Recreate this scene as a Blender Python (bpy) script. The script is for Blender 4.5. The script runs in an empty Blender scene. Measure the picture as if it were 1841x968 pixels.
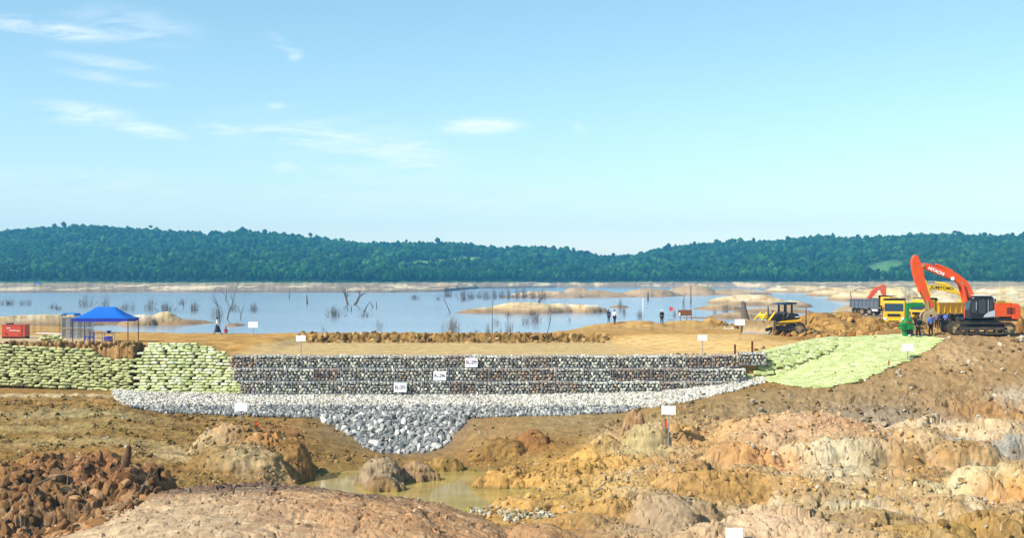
import bpy, bmesh, math, random
import numpy as np
from mathutils import Vector, Matrix, Euler
random.seed(7); RNG = np.random.default_rng(11)
SC = bpy.context.scene; COL = SC.collection
R = math.radians
F = 2222.0; CX = 920.5; HY = 500.0; CAMZ = 13.0          # focal length in photo pixels, horizon row, eye height (m)
# ---------------------------------------------------------------- camera, sky, sun, exposure
cam = bpy.data.objects.new('camera', bpy.data.cameras.new('camera')); COL.objects.link(cam); SC.camera = cam
cam.location = (0, 0, CAMZ); cam.rotation_euler = (R(90), 0, 0)
cam.data.sensor_width = 36; cam.data.lens = 36*F/1841; cam.data.shift_y = 16/1841
cam.data.clip_start = 0.5; cam.data.clip_end = 20000
SUN = Vector((-0.68, -0.44, 0.68)).normalized()
W = bpy.data.worlds.new('World'); SC.world = W; W.use_nodes = True
def build_world():
    nt = W.node_tree; N = nt.nodes; L = nt.links; N.clear()
    out = N.new('ShaderNodeOutputWorld'); bg = N.new('ShaderNodeBackground'); bg.inputs['Strength'].default_value = 0.12
    sky = N.new('ShaderNodeTexSky'); sky.sky_type = 'NISHITA'; sky.sun_disc = False
    sky.sun_elevation = math.asin(SUN.z); sky.sun_rotation = math.atan2(SUN.x, SUN.y)
    sky.air_density = 1.0; sky.dust_density = 0.3; sky.ozone_density = 1.0; sky.altitude = 300
    tc = N.new('ShaderNodeTexCoord'); sep = N.new('ShaderNodeSeparateXYZ'); L.new(tc.outputs['Generated'], sep.inputs[0])
    def m(op, a, b=None, clamp=False):
        n = N.new('ShaderNodeMath'); n.operation = op; n.use_clamp = clamp
        for i, v in enumerate((a, b)):
            if v is None: continue
            if isinstance(v, (int, float)): n.inputs[i].default_value = v
            else: L.new(v, n.inputs[i])
        return n.outputs[0]
    y = m('MAXIMUM', sep.outputs[1], 0.05)
    gx = m('DIVIDE', sep.outputs[0], y); gz = m('DIVIDE', sep.outputs[2], y)
    cmb = N.new('ShaderNodeCombineXYZ'); L.new(gx, cmb.inputs[0]); L.new(gz, cmb.inputs[1])
    # wisps of cirrus: (photo col, row, half length px, half height px, tilt deg, weight)
    wisps = [(80,50,190,14,-8,.8),(240,45,140,26,-8,.4),(190,110,110,9,-8,.5),(200,140,100,9,-8,.55),(512,80,36,9,-28,1.0),(532,100,12,14,-50,.5),
             (150,205,110,18,-8,.9),(260,232,90,12,-12,.8),(400,232,60,9,-4,.7),(560,246,150,17,-5,1.0),(700,272,150,26,-6,1.0),(855,226,92,13,0,1.25),
             (600,250,230,40,-5,.35),(497,190,20,5,0,.6),(515,300,30,9,0,.5),(1042,232,18,9,-30,.45),(690,315,160,22,-4,.45),(760,360,420,35,0,.45),(150,340,300,30,-2,.4),(1300,380,500,34,0,.35)]
    tot = None
    for (cx, cy, sx, sy, rot, w) in wisps:
        mp = N.new('ShaderNodeMapping'); mp.vector_type = 'TEXTURE'
        mp.inputs['Location'].default_value = ((cx-CX)/F, (HY-cy)/F, 0)
        mp.inputs['Rotation'].default_value = (0, 0, R(rot)); mp.inputs['Scale'].default_value = (sx/F*1.35, sy/F*1.9, 1)
        L.new(cmb.outputs[0], mp.inputs[0])
        ln = N.new('ShaderNodeVectorMath'); ln.operation = 'LENGTH'; L.new(mp.outputs[0], ln.inputs[0])
        mr = N.new('ShaderNodeMapRange'); mr.interpolation_type = 'SMOOTHERSTEP'
        mr.inputs['From Min'].default_value = 0.1; mr.inputs['From Max'].default_value = 1.0
        mr.inputs['To Min'].default_value = w; mr.inputs['To Max'].default_value = 0
        L.new(ln.outputs['Value'], mr.inputs[0]); tot = mr.outputs[0] if tot is None else m('MAXIMUM', tot, mr.outputs[0])
    mp = N.new('ShaderNodeMapping'); mp.inputs['Rotation'].default_value = (0, 0, R(7)); mp.inputs['Scale'].default_value = (11, 62, 1); L.new(cmb.outputs[0], mp.inputs[0])
    nz = N.new('ShaderNodeTexNoise'); nz.inputs['Scale'].default_value = 1.6; nz.inputs['Detail'].default_value = 7; nz.inputs['Roughness'].default_value = .6; nz.inputs['Distortion'].default_value = .5
    L.new(mp.outputs[0], nz.inputs[0])
    a = m('SUBTRACT', nz.outputs['Fac'], 0.37); a = m('MULTIPLY', a, 3.4, True)
    fac = m('MULTIPLY', tot, a, True); fac = m('MULTIPLY', fac, 0.85)
    lp = m('GREATER_THAN', sep.outputs[1], 0.05); fac = m('MULTIPLY', fac, lp)
    hs = N.new('ShaderNodeHueSaturation'); hs.inputs['Hue'].default_value = SKY_HUE; hs.inputs['Saturation'].default_value = SKY_SAT; hs.inputs['Value'].default_value = SKY_VAL
    L.new(sky.outputs[0], hs.inputs['Color'])
    mix = N.new('ShaderNodeMix'); mix.data_type = 'RGBA'; L.new(fac, mix.inputs[0]); L.new(hs.outputs[0], mix.inputs[6]); mix.inputs[7].default_value = (7.0, 7.3, 7.5, 1)
    L.new(mix.outputs[2], bg.inputs[0]); L.new(bg.outputs[0], out.inputs[0])
SKY_HUE, SKY_SAT, SKY_VAL = 0.480, 1.04, 1.04
build_world()
sun = bpy.data.objects.new('sun', bpy.data.lights.new('sun', 'SUN')); COL.objects.link(sun)
sun.data.energy = 5.0; sun.data.angle = R(0.53); sun.data.color = (1.0, 0.95, 0.86)
sun.rotation_euler = SUN.to_track_quat('Z', 'Y').to_euler(); sun.location = (0, 0, 80)
SC.view_settings.view_transform = 'Standard'; SC.view_settings.look = 'None'; SC.view_settings.exposure = 0.50; SC.view_settings.gamma = 1
SC.cycles.volume_bounces = 1; SC.cycles.volume_step_rate = 10; SC.cycles.max_bounces = 6
HAZE = 0.00026
# ---------------------------------------------------------------- small helpers
def X(px, d): return (px-CX)/F*d
def Zp(py, d): return CAMZ-(py-HY)/F*d
def srgb(r, g, b, k=0.78):
    f = lambda c: (c/255/12.92 if c <= 10.3 else ((c/255+.055)/1.055)**2.4)*k
    return (f(r), f(g), f(b), 1)
def sst(x, a, b): t = np.clip((x-a)/(b-a), 0, 1); return t*t*(3-2*t)
def _h(ix, iy, s):
    h = (ix.astype(np.int64)*374761393+iy.astype(np.int64)*668265263+s*974634777) & 0xffffffff
    h = ((h ^ (h >> 13))*1274126177) & 0xffffffff
    return (h ^ (h >> 16)) & 0xffff
_A = np.arange(65536)/65536*2*np.pi; _GC = np.cos(_A).astype(np.float32); _GS = np.sin(_A).astype(np.float32)
def pn(x, y, s=0):
    xi = np.floor(x); yi = np.floor(y); fx = (x-xi); fy = (y-yi)
    u = fx*fx*fx*(fx*(fx*6-15)+10); v = fy*fy*fy*(fy*(fy*6-15)+10)
    def g(dx, dy):
        h = _h(xi+dx, yi+dy, s); return _GC[h]*(fx-dx)+_GS[h]*(fy-dy)
    a = g(0, 0); b = g(1, 0); c = g(0, 1); e = g(1, 1)
    return (a+u*(b-a))*(1-v)+(c+u*(e-c))*v
def fbm(x, y, o=4, s=0, gain=.5, lac=2.07):
    r = 0; a = 1; t = 0
    for i in range(o): r = r+a*pn(x, y, s+i*17); x = x*lac+3.1; y = y*lac-1.7; t += a; a *= gain
    return r/t*1.5
def billow(x, y, o=4, s=0, gain=.5):      # rounded lumps with sharp creases between them, 0..1
    r = 0; a = 1; t = 0
    for i in range(o): r = r+a*np.abs(pn(x, y, s+i*13)); x = x*2.1+1.3; y = y*2.1+7.7; t += a; a *= gain
    return r/t*2
def slabs(x, y, s=0, tilt=.35):
    """fractured bed: every cell of a jittered grid is a plane of its own height and tilt, -.5..+.5; also the distance to the nearest break"""
    xi = np.floor(x); yi = np.floor(y); b1 = np.full(x.shape, 9.); b2 = np.full(x.shape, 9.); val = np.zeros(x.shape)
    for dx in (-1, 0, 1):
        for dy in (-1, 0, 1):
            h1 = _h(xi+dx, yi+dy, s)/65536; h2 = _h(xi+dx, yi+dy, s+5)/65536; h3 = _h(xi+dx, yi+dy, s+9)/65536; h4 = _h(xi+dx, yi+dy, s+14)/65536
            px = xi+dx+.1+.8*h1-x; py = yi+dy+.1+.8*h2-y; dd = px*px+py*py; v = h3-.5+tilt*((h4-.5)*2*px+(h1-.5)*2*py)*1.6
            n = dd < b1; b2 = np.where(n, b1, np.minimum(b2, dd)); val = np.where(n, v, val); b1 = np.where(n, dd, b1)
    return val, np.sqrt(b2)-np.sqrt(b1)
def tag(o, label=None, cat=None, group=None, kind=None):
    if label: o['label'] = label
    if cat: o['category'] = cat
    if group: o['group'] = group
    if kind: o['kind'] = kind
    return o
def mk(name, V, Fc, mt=None, parent=None, smooth=True, col=None, loc=None):
    """mesh from numpy arrays; Fc is (n,3) or (n,4); col is one RGB per vertex"""
    me = bpy.data.meshes.new(name); V = np.asarray(V, np.float32); Fc = np.asarray(Fc, np.int32); k = Fc.shape[1]
    me.vertices.add(len(V)); me.vertices.foreach_set('co', V.ravel())
    me.loops.add(Fc.size); me.loops.foreach_set('vertex_index', Fc.ravel())
    me.polygons.add(len(Fc)); me.polygons.foreach_set('loop_start', np.arange(0, Fc.size, k, dtype=np.int32))
    me.update(calc_edges=True)
    me.polygons.foreach_set('use_smooth', np.full(len(Fc), smooth))
    if col is not None:
        ca = me.color_attributes.new('col', 'FLOAT_COLOR', 'POINT'); c4 = np.ones((len(V), 4), np.float32); c4[:, :3] = col
        ca.data.foreach_set('color', c4.ravel())
    if mt: me.materials.append(mt)
    o = bpy.data.objects.new(name, me); COL.objects.link(o)
    if parent: o.parent = parent
    if loc is not None: o.location = loc
    return o
def empty(name, loc=(0, 0, 0), rz=0):
    o = bpy.data.objects.new(name, None); COL.objects.link(o); o.location = loc; o.rotation_euler = (0, 0, rz); o.empty_display_size = .2; return o
def copy_tree(o, parent=None):
    c = o.copy(); COL.objects.link(c); c.parent = parent
    for ch in list(o.children): copy_tree(ch, c)
    return c
# ---------------------------------------------------------------- materials
def mat(name, color=(.5, .5, .5, 1), rough=.8, attr=False, var=.25, nscale=3, bump=.0, bscale=20, metal=0, spec=.3, randv=0, detail=6, grime=0, grime_col=(.2,.14,.08,1)):
    m = bpy.data.materials.new(name); m.use_nodes = True; nt = m.node_tree; N = nt.nodes; L = nt.links
    b = N['Principled BSDF']; b.inputs['Roughness'].default_value = rough; b.inputs['Metallic'].default_value = metal; b.inputs['Specular IOR Level'].default_value = spec
    tc = N.new('ShaderNodeTexCoord'); src = tc.outputs['Object']
    if attr:
        a = N.new('ShaderNodeVertexColor'); a.layer_name = 'col'; c = a.outputs['Color']
    else:
        a = N.new('ShaderNodeRGB'); a.outputs[0].default_value = color; c = a.outputs[0]
    if grime:
        n = N.new('ShaderNodeTexNoise'); n.inputs['Scale'].default_value = 1.7; n.inputs['Detail'].default_value = 8; n.inputs['Roughness'].default_value = .7; L.new(src, n.inputs[0])
        mr = N.new('ShaderNodeMapRange'); mr.inputs[1].default_value = .48; mr.inputs[2].default_value = .72; mr.inputs[4].default_value = grime; L.new(n.outputs['Fac'], mr.inputs[0])
        mx = N.new('ShaderNodeMix'); mx.data_type = 'RGBA'; L.new(mr.outputs[0], mx.inputs[0]); L.new(c, mx.inputs[6]); mx.inputs[7].default_value = grime_col; c = mx.outputs[2]
    val = None
    if var:
        n = N.new('ShaderNodeTexNoise'); n.inputs['Scale'].default_value = nscale; n.inputs['Detail'].default_value = detail; n.inputs['Roughness'].default_value = .65; L.new(src, n.inputs[0])
        mr = N.new('ShaderNodeMapRange'); mr.inputs[1].default_value = .3; mr.inputs[2].default_value = .7; mr.inputs[3].default_value = 1-var; mr.inputs[4].default_value = 1+var; L.new(n.outputs['Fac'], mr.inputs[0]); val = mr.outputs[0]
    if randv:
        oi = N.new('ShaderNodeObjectInfo'); mr = N.new('ShaderNodeMapRange'); mr.inputs[3].default_value = 1-randv; mr.inputs[4].default_value = 1+randv; L.new(oi.outputs['Random'], mr.inputs[0])
        if val is None: val = mr.outputs[0]
        else:
            q = N.new('ShaderNodeMath'); q.operation = 'MULTIPLY'; L.new(val, q.inputs[0]); L.new(mr.outputs[0], q.inputs[1]); val = q.outputs[0]
    if val is not None:
        hs = N.new('ShaderNodeVectorMath'); hs.operation = 'SCALE'; L.new(c, hs.inputs[0]); L.new(val, hs.inputs['Scale']); c = hs.outputs[0]
    L.new(c, b.inputs['Base Color'])
    if bump:
        n = N.new('ShaderNodeTexNoise'); n.inputs['Scale'].default_value = bscale; n.inputs['Detail'].default_value = 8; n.inputs['Roughness'].default_value = .7; L.new(src, n.inputs[0])
        bp = N.new('ShaderNodeBump'); bp.inputs['Strength'].default_value = 1; bp.inputs['Distance'].default_value = bump; L.new(n.outputs['Fac'], bp.inputs['Height']); L.new(bp.outputs[0], b.inputs['Normal'])
    return m
# ---------------------------------------------------------------- the lie of the land
# drop below eye height (m) on a grid of columns (direction) and distances
DN = np.array([4,30,45,52,58,64,70,76,80,84,87.5,88.3,88.7,91.7,94.5,97,101])
CT = {
 -400:[9,14,13.5,12.6,12,11.6,11.3,10.7,10.0,9.4,8.9,8.8,8.7,8.3,8.3,8.3,8.3],
 0:[9,14,13.3,12.4,11.9,11.6,11.3,10.8,10.25,9.5,9.0,8.9,8.8,8.38,8.3,8.3,8.3],
 200:[9,14,13.3,12.4,12.0,11.8,11.2,10.55,10.1,9.45,8.9,8.8,8.7,8.5,8.5,8.5,8.5],
 235:[9,14,13.3,12.4,12.0,11.8,11.25,10.6,10.15,9.6,9.2,9.1,8.85,8.55,8.5,8.5,8.5],
 330:[9,14,13.3,12.4,12.1,12.0,11.5,10.9,10.6,10.25,9.85,9.74,9.18,8.6,8.6,8.6,8.6],
 440:[9,14,13.4,12.4,12.1,12.0,11.7,11.2,10.8,10.3,9.95,9.85,9.25,8.65,8.6,8.6,8.6],
 560:[9,14,13.5,12.5,12.3,12.5,12.8,12.6,11.8,10.8,10.1,9.95,9.3,8.65,8.6,8.6,8.6],
 640:[9,14,13.5,12.7,12.4,12.6,12.9,12.7,12.1,11.3,10.3,10.0,9.3,8.65,8.6,8.6,8.6],
 740:[9,14,13.5,12.8,12.1,12.5,13,12.8,12.35,11.75,10.2,9.9,9.3,8.65,8.6,8.6,8.6],
 830:[9,14,13.5,12.7,12.0,12.25,12.9,12.7,12.2,11.3,10.1,9.9,9.3,8.65,8.6,8.6,8.6],
 920:[9,14,13.5,12.6,11.95,12.1,12.7,12.6,11.8,10.7,10.0,9.85,9.25,8.65,8.6,8.6,8.6],
 1010:[9,14,13.5,12.6,12.0,12.1,12.25,12.05,11.3,10.4,9.8,9.7,9.2,8.6,8.6,8.6,8.6],
 1120:[9,14,13.5,12.6,12.1,12.0,11.85,11.5,10.9,10.2,9.7,9.6,9.2,8.5,8.5,8.5,8.5],
 1200:[9,14,13.5,12.8,12.4,12.1,11.6,11.1,10.5,9.8,9.1,9.0,8.9,8.38,8.4,8.4,8.4],
 1300:[9,14,13.5,12.7,12.3,11.9,11.3,10.7,10.1,9.3,8.6,8.45,8.4,7.9,7.9,7.9,7.9],
 1380:[9,14,13.5,12.6,12.2,11.8,11.1,10.4,9.7,8.9,8.3,8.15,8.1,7.7,6.7,5.6,5.4],
 1470:[9,14,13.5,12.5,12.1,11.6,10.9,10.1,9.4,8.8,8.25,8.1,8.0,6.9,6.0,5.1,5.0],
 1560:[9,14,13.5,12.5,12.1,11.5,10.9,10.0,9.4,8.7,7.9,7.75,7.6,6.2,5.3,4.65,4.9],
 1640:[9,14,13.5,12.5,12.1,11.5,10.8,10.0,9.4,8.6,7.5,7.3,7.2,6.0,5.0,4.45,4.7],
 1700:[9,14,13.5,12.5,12.1,11.5,10.8,9.9,9.4,8.4,7.2,7.0,6.9,5.4,4.5,4.35,4.6],
 1841:[9,14,13.5,12.5,12.1,11.5,10.7,9.8,9.2,8.2,7.2,7.0,6.9,5.6,4.7,4.45,4.6],
 2300:[9,14,13.5,12.5,12.1,11.5,10.7,9.8,9.2,8.2,7.2,7.0,6.9,5.6,4.7,4.45,4.6]}
for _k in CT:
    if _k >= 1200:
        CT[_k][1:10] = [14,13.5,12.7,12.25,12.1,11.95,11.5,10.85,10.0]; CT[_k][10] += .2
GP = np.arange(-400, 2301, 5.0); GD = np.arange(4, 101.01, .25)
def _grid():
    ks = sorted(CT); A = np.array([np.interp(GD, DN, CT[k]) for k in ks])
    G = np.array([np.interp(GP, ks, A[:, j]) for j in range(len(GD))]).T
    k = np.exp(-.5*(np.arange(-12, 13)/4.)**2); k /= k.sum()
    G = np.apply_along_axis(lambda v: np.convolve(np.pad(v, 12, 'edge'), k, 'valid'), 0, G)
    k = np.array([.25, .5, .25]); return np.apply_along_axis(lambda v: np.convolve(np.pad(v, 1, 'edge'), k, 'valid'), 1, G)
GH = _grid()
def near_h(px, d):
    a = np.clip((px-GP[0])/5, 0, len(GP)-1.001); b = np.clip((d-GD[0])/.25, 0, len(GD)-1.001)
    i = a.astype(int); j = b.astype(int); u = a-i; v = b-j
    return (GH[i, j]*(1-u)+GH[i+1, j]*u)*(1-v)+(GH[i, j+1]*(1-u)+GH[i+1, j+1]*u)*v
FD = [92,97,101,108,116,125,135,150,165,200,260,350,500,700,900]
FT = {-400:[5.1,5.2,5.3,5.45,5.6,5.7,5.8,6.0,6.3,6.6,6.6,6.5,6,6,6], 0:[5.1,5.2,5.3,5.45,5.6,5.7,5.8,6.0,6.3,6.6,6.6,6.5,6,6,6],
 450:[5.2,5.25,5.35,5.45,5.5,5.6,5.7,5.9,6.2,6.6,6.6,6.5,6,6,6], 560:[5.2,5.2,5.2,5.2,5.22,5.5,5.7,5.9,6.2,6.6,6.6,6.5,6,6,6],
 1000:[5.2,5.2,5.2,5.2,5.25,5.5,5.7,5.9,6.2,6.6,6.6,6.5,6,6,6], 1150:[5.2,5.2,5.2,5.2,5.3,5.5,5.6,5.75,6.2,6.6,6.6,6.5,6,6,6],
 1400:[5.3,5.3,5.3,5.3,5.3,5.4,5.5,5.7,5.9,6.1,6.3,6.3,6,5,4], 1560:[4.5,4.65,4.9,5.1,5.25,5.35,5.5,5.65,5.8,6.1,5.9,5.2,4.6,3.8,3.2],
 1700:[4.3,4.35,4.6,5.0,5.2,5.3,5.5,5.65,5.8,6.0,5.6,4.9,4.4,3.7,3.0], 2300:[4.3,4.35,4.6,5.0,5.2,5.3,5.5,5.65,5.8,6.0,5.6,4.9,4.4,3.7,3.0]}
LFD = np.log(FD)
def far_h(px, d):
    ks = sorted(FT); ld = np.log(np.maximum(d, 90)); rows = [np.interp(ld, LFD, FT[k]) for k in ks]
    r = rows[0].copy()
    for a, b, ra, rb in zip(ks[:-1], ks[1:], rows[:-1], rows[1:]):
        t = sst(px, a, b); r = np.where((px > a), ra*(1-t)+rb*t, r)
    return r
LAKE = CAMZ-7.0; POOL = CAMZ-12.3
def pwl(px, d): return np.interp(px, [a for a, b in d], [b for a, b in d])
EDGE = [(-400,175),(0,165),(100,158),(190,133),(300,126),(470,124),(600,121),(980,122),(1060,146),(1110,152),(1300,156),(1400,165),(1450,180),(1490,215),(1530,290),(1580,400),(1640,900),(2300,900)]
STEP = [(-400,94.2),(240,94.2),(256,96.3),(417,96.3),(420,92.4),(1335,92.4),(1400,93),(1480,95),(1560,96.5),(1700,97),(2300,97)]
STW = [(-400,.12),(1335,.12),(1420,1.2),(2300,1.2)]
SHORE = [(-400,574),(700,578),(800,620),(860,800),(1000,900),(1300,900),(1450,700),(1560,500),(2300,500)]
SKYL = [(-400,425),(0,414),(75,407),(160,404),(240,409),(300,412),(370,420),(430,413),(520,420),(600,430),(680,437),(740,435),(830,435),(900,445),(960,442),(1030,449),(1090,462),(1140,457),(1200,442),(1270,435),(1400,430),(1470,422),(1540,427),(1640,420),(1700,418),(1780,422),(1841,422),(2300,430)]
# mounds: col, row of top, distance, half width m, half depth m, exponent (high = cliff sided), height m, warp
MOUNDS = [
 (480,884,56.5,12.6,9.2,2.2,3.2,.10),(640,905,57.5,9,6.5,2.6,2.6,.10),
 (60,832,66,5.4,4.4,2.6,2.8,.25),(165,818,67.5,3.6,3.2,3.0,2.4,.25),(30,872,61,5,3.6,2.6,2.2,.25),(262,842,66,1.7,1.6,4,2.6,.25),(215,848,64.5,2.5,2.2,3,2.2,.25),
 (415,764,78,3.2,2.6,2.0,2.2,.14),(470,784,76.5,3.1,2.4,2.6,2.6,.14),(522,796,75.5,1.6,1.8,4,3.0,.14),(430,800,74,4.0,2.6,2.4,1.9,.14),
 (685,830,73.6,1.7,1.5,3.5,1.9,.2),(748,834,75,1.5,1.0,3,1.5,.2),(800,822,79,1.2,.8,3,.8,.2),(690,858,71.5,1.3,.8,2.4,.8,.2),
 (955,772,82.5,1.6,1.4,2.6,1.6,.2),(905,790,81.5,2.2,1.4,2.4,1.0,.2),(925,842,74,.9,.7,4,1.2,.25),(895,852,72.8,1.7,1.1,2.5,.9,.2),
 (1142,736,82.4,1.0,.9,2.6,2.6,.2),(1165,768,80.6,2.1,1.5,4.5,2.7,.12),(1215,756,81.6,1.9,1.5,2.4,2.0,.15),
 (1085,786,80.3,1.8,1.4,2.4,1.8,.2),(1060,810,77.6,2.2,1.3,2.6,1.8,.2),(1045,830,75.4,2.5,1.4,2.6,1.5,.2),(975,850,73,2.8,1.5,2.8,1.2,.2),(1015,862,71,2.3,1.2,3.4,1.2,.2),
 (955,896,64.4,2.9,1.5,3,1.2,.2),(1130,880,66,2.8,1.4,2.8,1.4,.2),(1040,925,60,3.0,1.8,2.8,1.2,.2),(975,945,57.5,2.6,1.6,2.8,1.2,.2),(1100,905,63,1.8,1.2,3,1,.2),
 (1195,893,60.0,2.0,2.2,2.8,2.4,.14),(1245,905,60.5,1.7,1.6,2.8,1.6,.16),
 (1240,832,71.5,2.4,1.9,2.4,1.9,.15),(1310,846,69.5,3.6,2.0,3.6,2.0,.16),(1400,862,68.5,3.0,1.5,3.4,1.4,.18),(1350,838,72.5,3,1.6,2.6,1.5,.16),
 (1440,746,82,5.4,3.8,2.3,2.4,.12),(1385,772,79.6,3.6,2.6,2.5,2.2,.14),(1460,790,76.6,2.7,1.9,3.6,2.4,.13),(1535,793,76.2,2.5,1.6,4,2.4,.14),(1605,792,76.6,2.4,1.5,4,2.2,.14),(1325,800,75.8,2.5,1.6,3.6,2.0,.14),(1500,770,79.5,4,2.4,2.6,1.6,.14),
 (1735,800,76,2.4,1.2,3.6,1.4,.18),(1805,790,77,2.1,1.1,3.6,1.4,.18),(1790,763,81,3.8,2.4,2.4,1.6,.15),(1660,772,80,3.8,2.2,2.4,1.6,.15),(1720,752,83,4,1.6,2.4,1,.15),
 (1765,840,68.5,2.3,2.0,3,2.2,.14),(1835,838,68.6,2.6,2.1,3.2,2.3,.14),(1560,890,64.5,2.6,1.2,4,1.2,.16),(1655,866,68.5,2.4,1.2,3,1.1,.18),(1480,880,66,2.6,1.1,3,.8,.18),
 (1400,926,57.5,3.4,2.2,2.8,1.8,.14),(1500,948,55.5,3.0,1.8,2.8,1.3,.18),(1700,905,61.5,3.0,1.8,2.8,1.4,.16),(1650,948,56,2.8,1.6,3,1.2,.18),(1820,920,57.5,2.6,1.8,2.8,1.9,.18),(1290,948,56.5,2.2,1.4,2.8,1.2,.18),(1580,925,59.5,2.6,1.2,3,.9,.2),
 (1800,705,88,2.2,1.2,3.5,.9,.2),
 (1835,552,128,4.5,3.5,2.2,3.0,.2),(1800,560,122,3,2.2,2.2,2.6,.2),(1470,562,142,4.2,3.2,1.8,2.0,.25),(1520,560,146,4,3.0,1.8,2.0,.25),(1560,570,134,3,2.2,1.8,1.2,.25),
 (1500,572,133,3.5,2.4,1.8,1.0,.25),(1350,578,138,2.6,2.2,1.8,1.2,.2),(1140,577,148,5,4,1.8,.6,.15),(1240,576,150,4,4,1.8,.6,.15),(1280,571,152,2.6,2.6,1.6,1.2,.2),(1450,548,176,6,6,1.7,2.6,.2),(1530,530,240,5,6,1.6,4.6,.12)]
ISL = [  # sand and mud standing in the lake: same fields, distances greater
 (60,567,190,20,22,3,3,.12),(200,573,190,14,17,3,3,.12),(330,574,188,9,13,3,3,.12),(420,582,180,4,7,3,3,.1),(300,560,186,3.6,4,1.6,2.6,.12),(225,566,190,5,5,1.8,2,.15),(255,566,184,4,5,2,2,.15),
 (940,544,254,11.5,13,3.0,3.4,.10),(868,553,248,8,6,2,2.4,.12),(1050,547,252,4.6,5,3.6,3,.18),(1005,546,254,5,8,2.6,3,.12),
 (1115,549,290,4.5,5,2.4,3,.15),(1160,553,286,3,4,2.4,3,.15),(1110,573,212,9,6,3,2,.15),(1190,575,206,8,5,3,2,.15),(1250,570,215,10,7,2.6,3,.15),
 (1345,529,330,13,30,2.0,6,.12),(1420,540,300,9,18,2.2,5,.12),(1290,548,275,9,14,2.2,5,.15),(1380,552,250,12,12,2.4,5,.15),(1330,562,215,10,9,3,3,.12),
 (1170,519,470,17,22,2.4,6,.15),(1060,522,450,18,18,2.6,4,.15),(1245,513,520,18,30,2.2,7,.12),(1040,518,480,9,14,2.4,5,.2),(1320,519,520,22,30,2.4,6,.15),(980,524,440,14,9,3,2,.2),
 (1440,514,600,30,30,2,9,.12),(1500,518,480,18,24,2,7,.12),(1560,520,380,12,20,2.2,6,.15),(1610,516,330,8,14,2.0,8,.15),(1660,518,330,8,12,2.2,7,.15),(1720,520,400,14,20,2.2,6,.15),
 (1800,516,380,14,22,2.4,6,.15),(1790,528,330,16,14,3,4,.1),(1690,530,280,9,10,2.4,4,.2),(1600,530,290,9,9,2.4,4,.2)]
def add_mounds(z, x, d, lst, seed):
    for i, (px, py, dd, rx, ry, p, H, w) in enumerate(lst):
        if dd < 86 and px > 1180: rx *= 1.3; ry *= 1.15; p = 2+(p-2)*.6; w *= .8
        if dd > 170 and not 240 < dd < 260: p = min(p, 2.1)
        x0 = X(px, dd); zt = Zp(py, dd); big = max(rx, ry)
        m = (np.abs(x-x0) < rx*2.2) & (np.abs(d-dd) < ry*2.2)
        if not m.any(): continue
        xs = x[m]; ds = d[m]; sc = 1.3/min(rx, ry)
        wp = w*(fbm(xs*sc*.8, ds*sc*.8, 3 if (dd < 86 and px > 1180) else 4, seed+i*7, .42)*1.9)
        r = np.sqrt(((xs-x0)/rx)**2+((ds-dd)/ry)**2)+wp
        r = np.maximum(r, 0)
        zm = zt-H*r**p
        z0 = z[m]; k = .06*H; h = np.clip(.5+.5*(zm-z0)/k, 0, 1); z[m] = z0*(1-h)+zm*h+k*h*(1-h)
    return z
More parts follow.
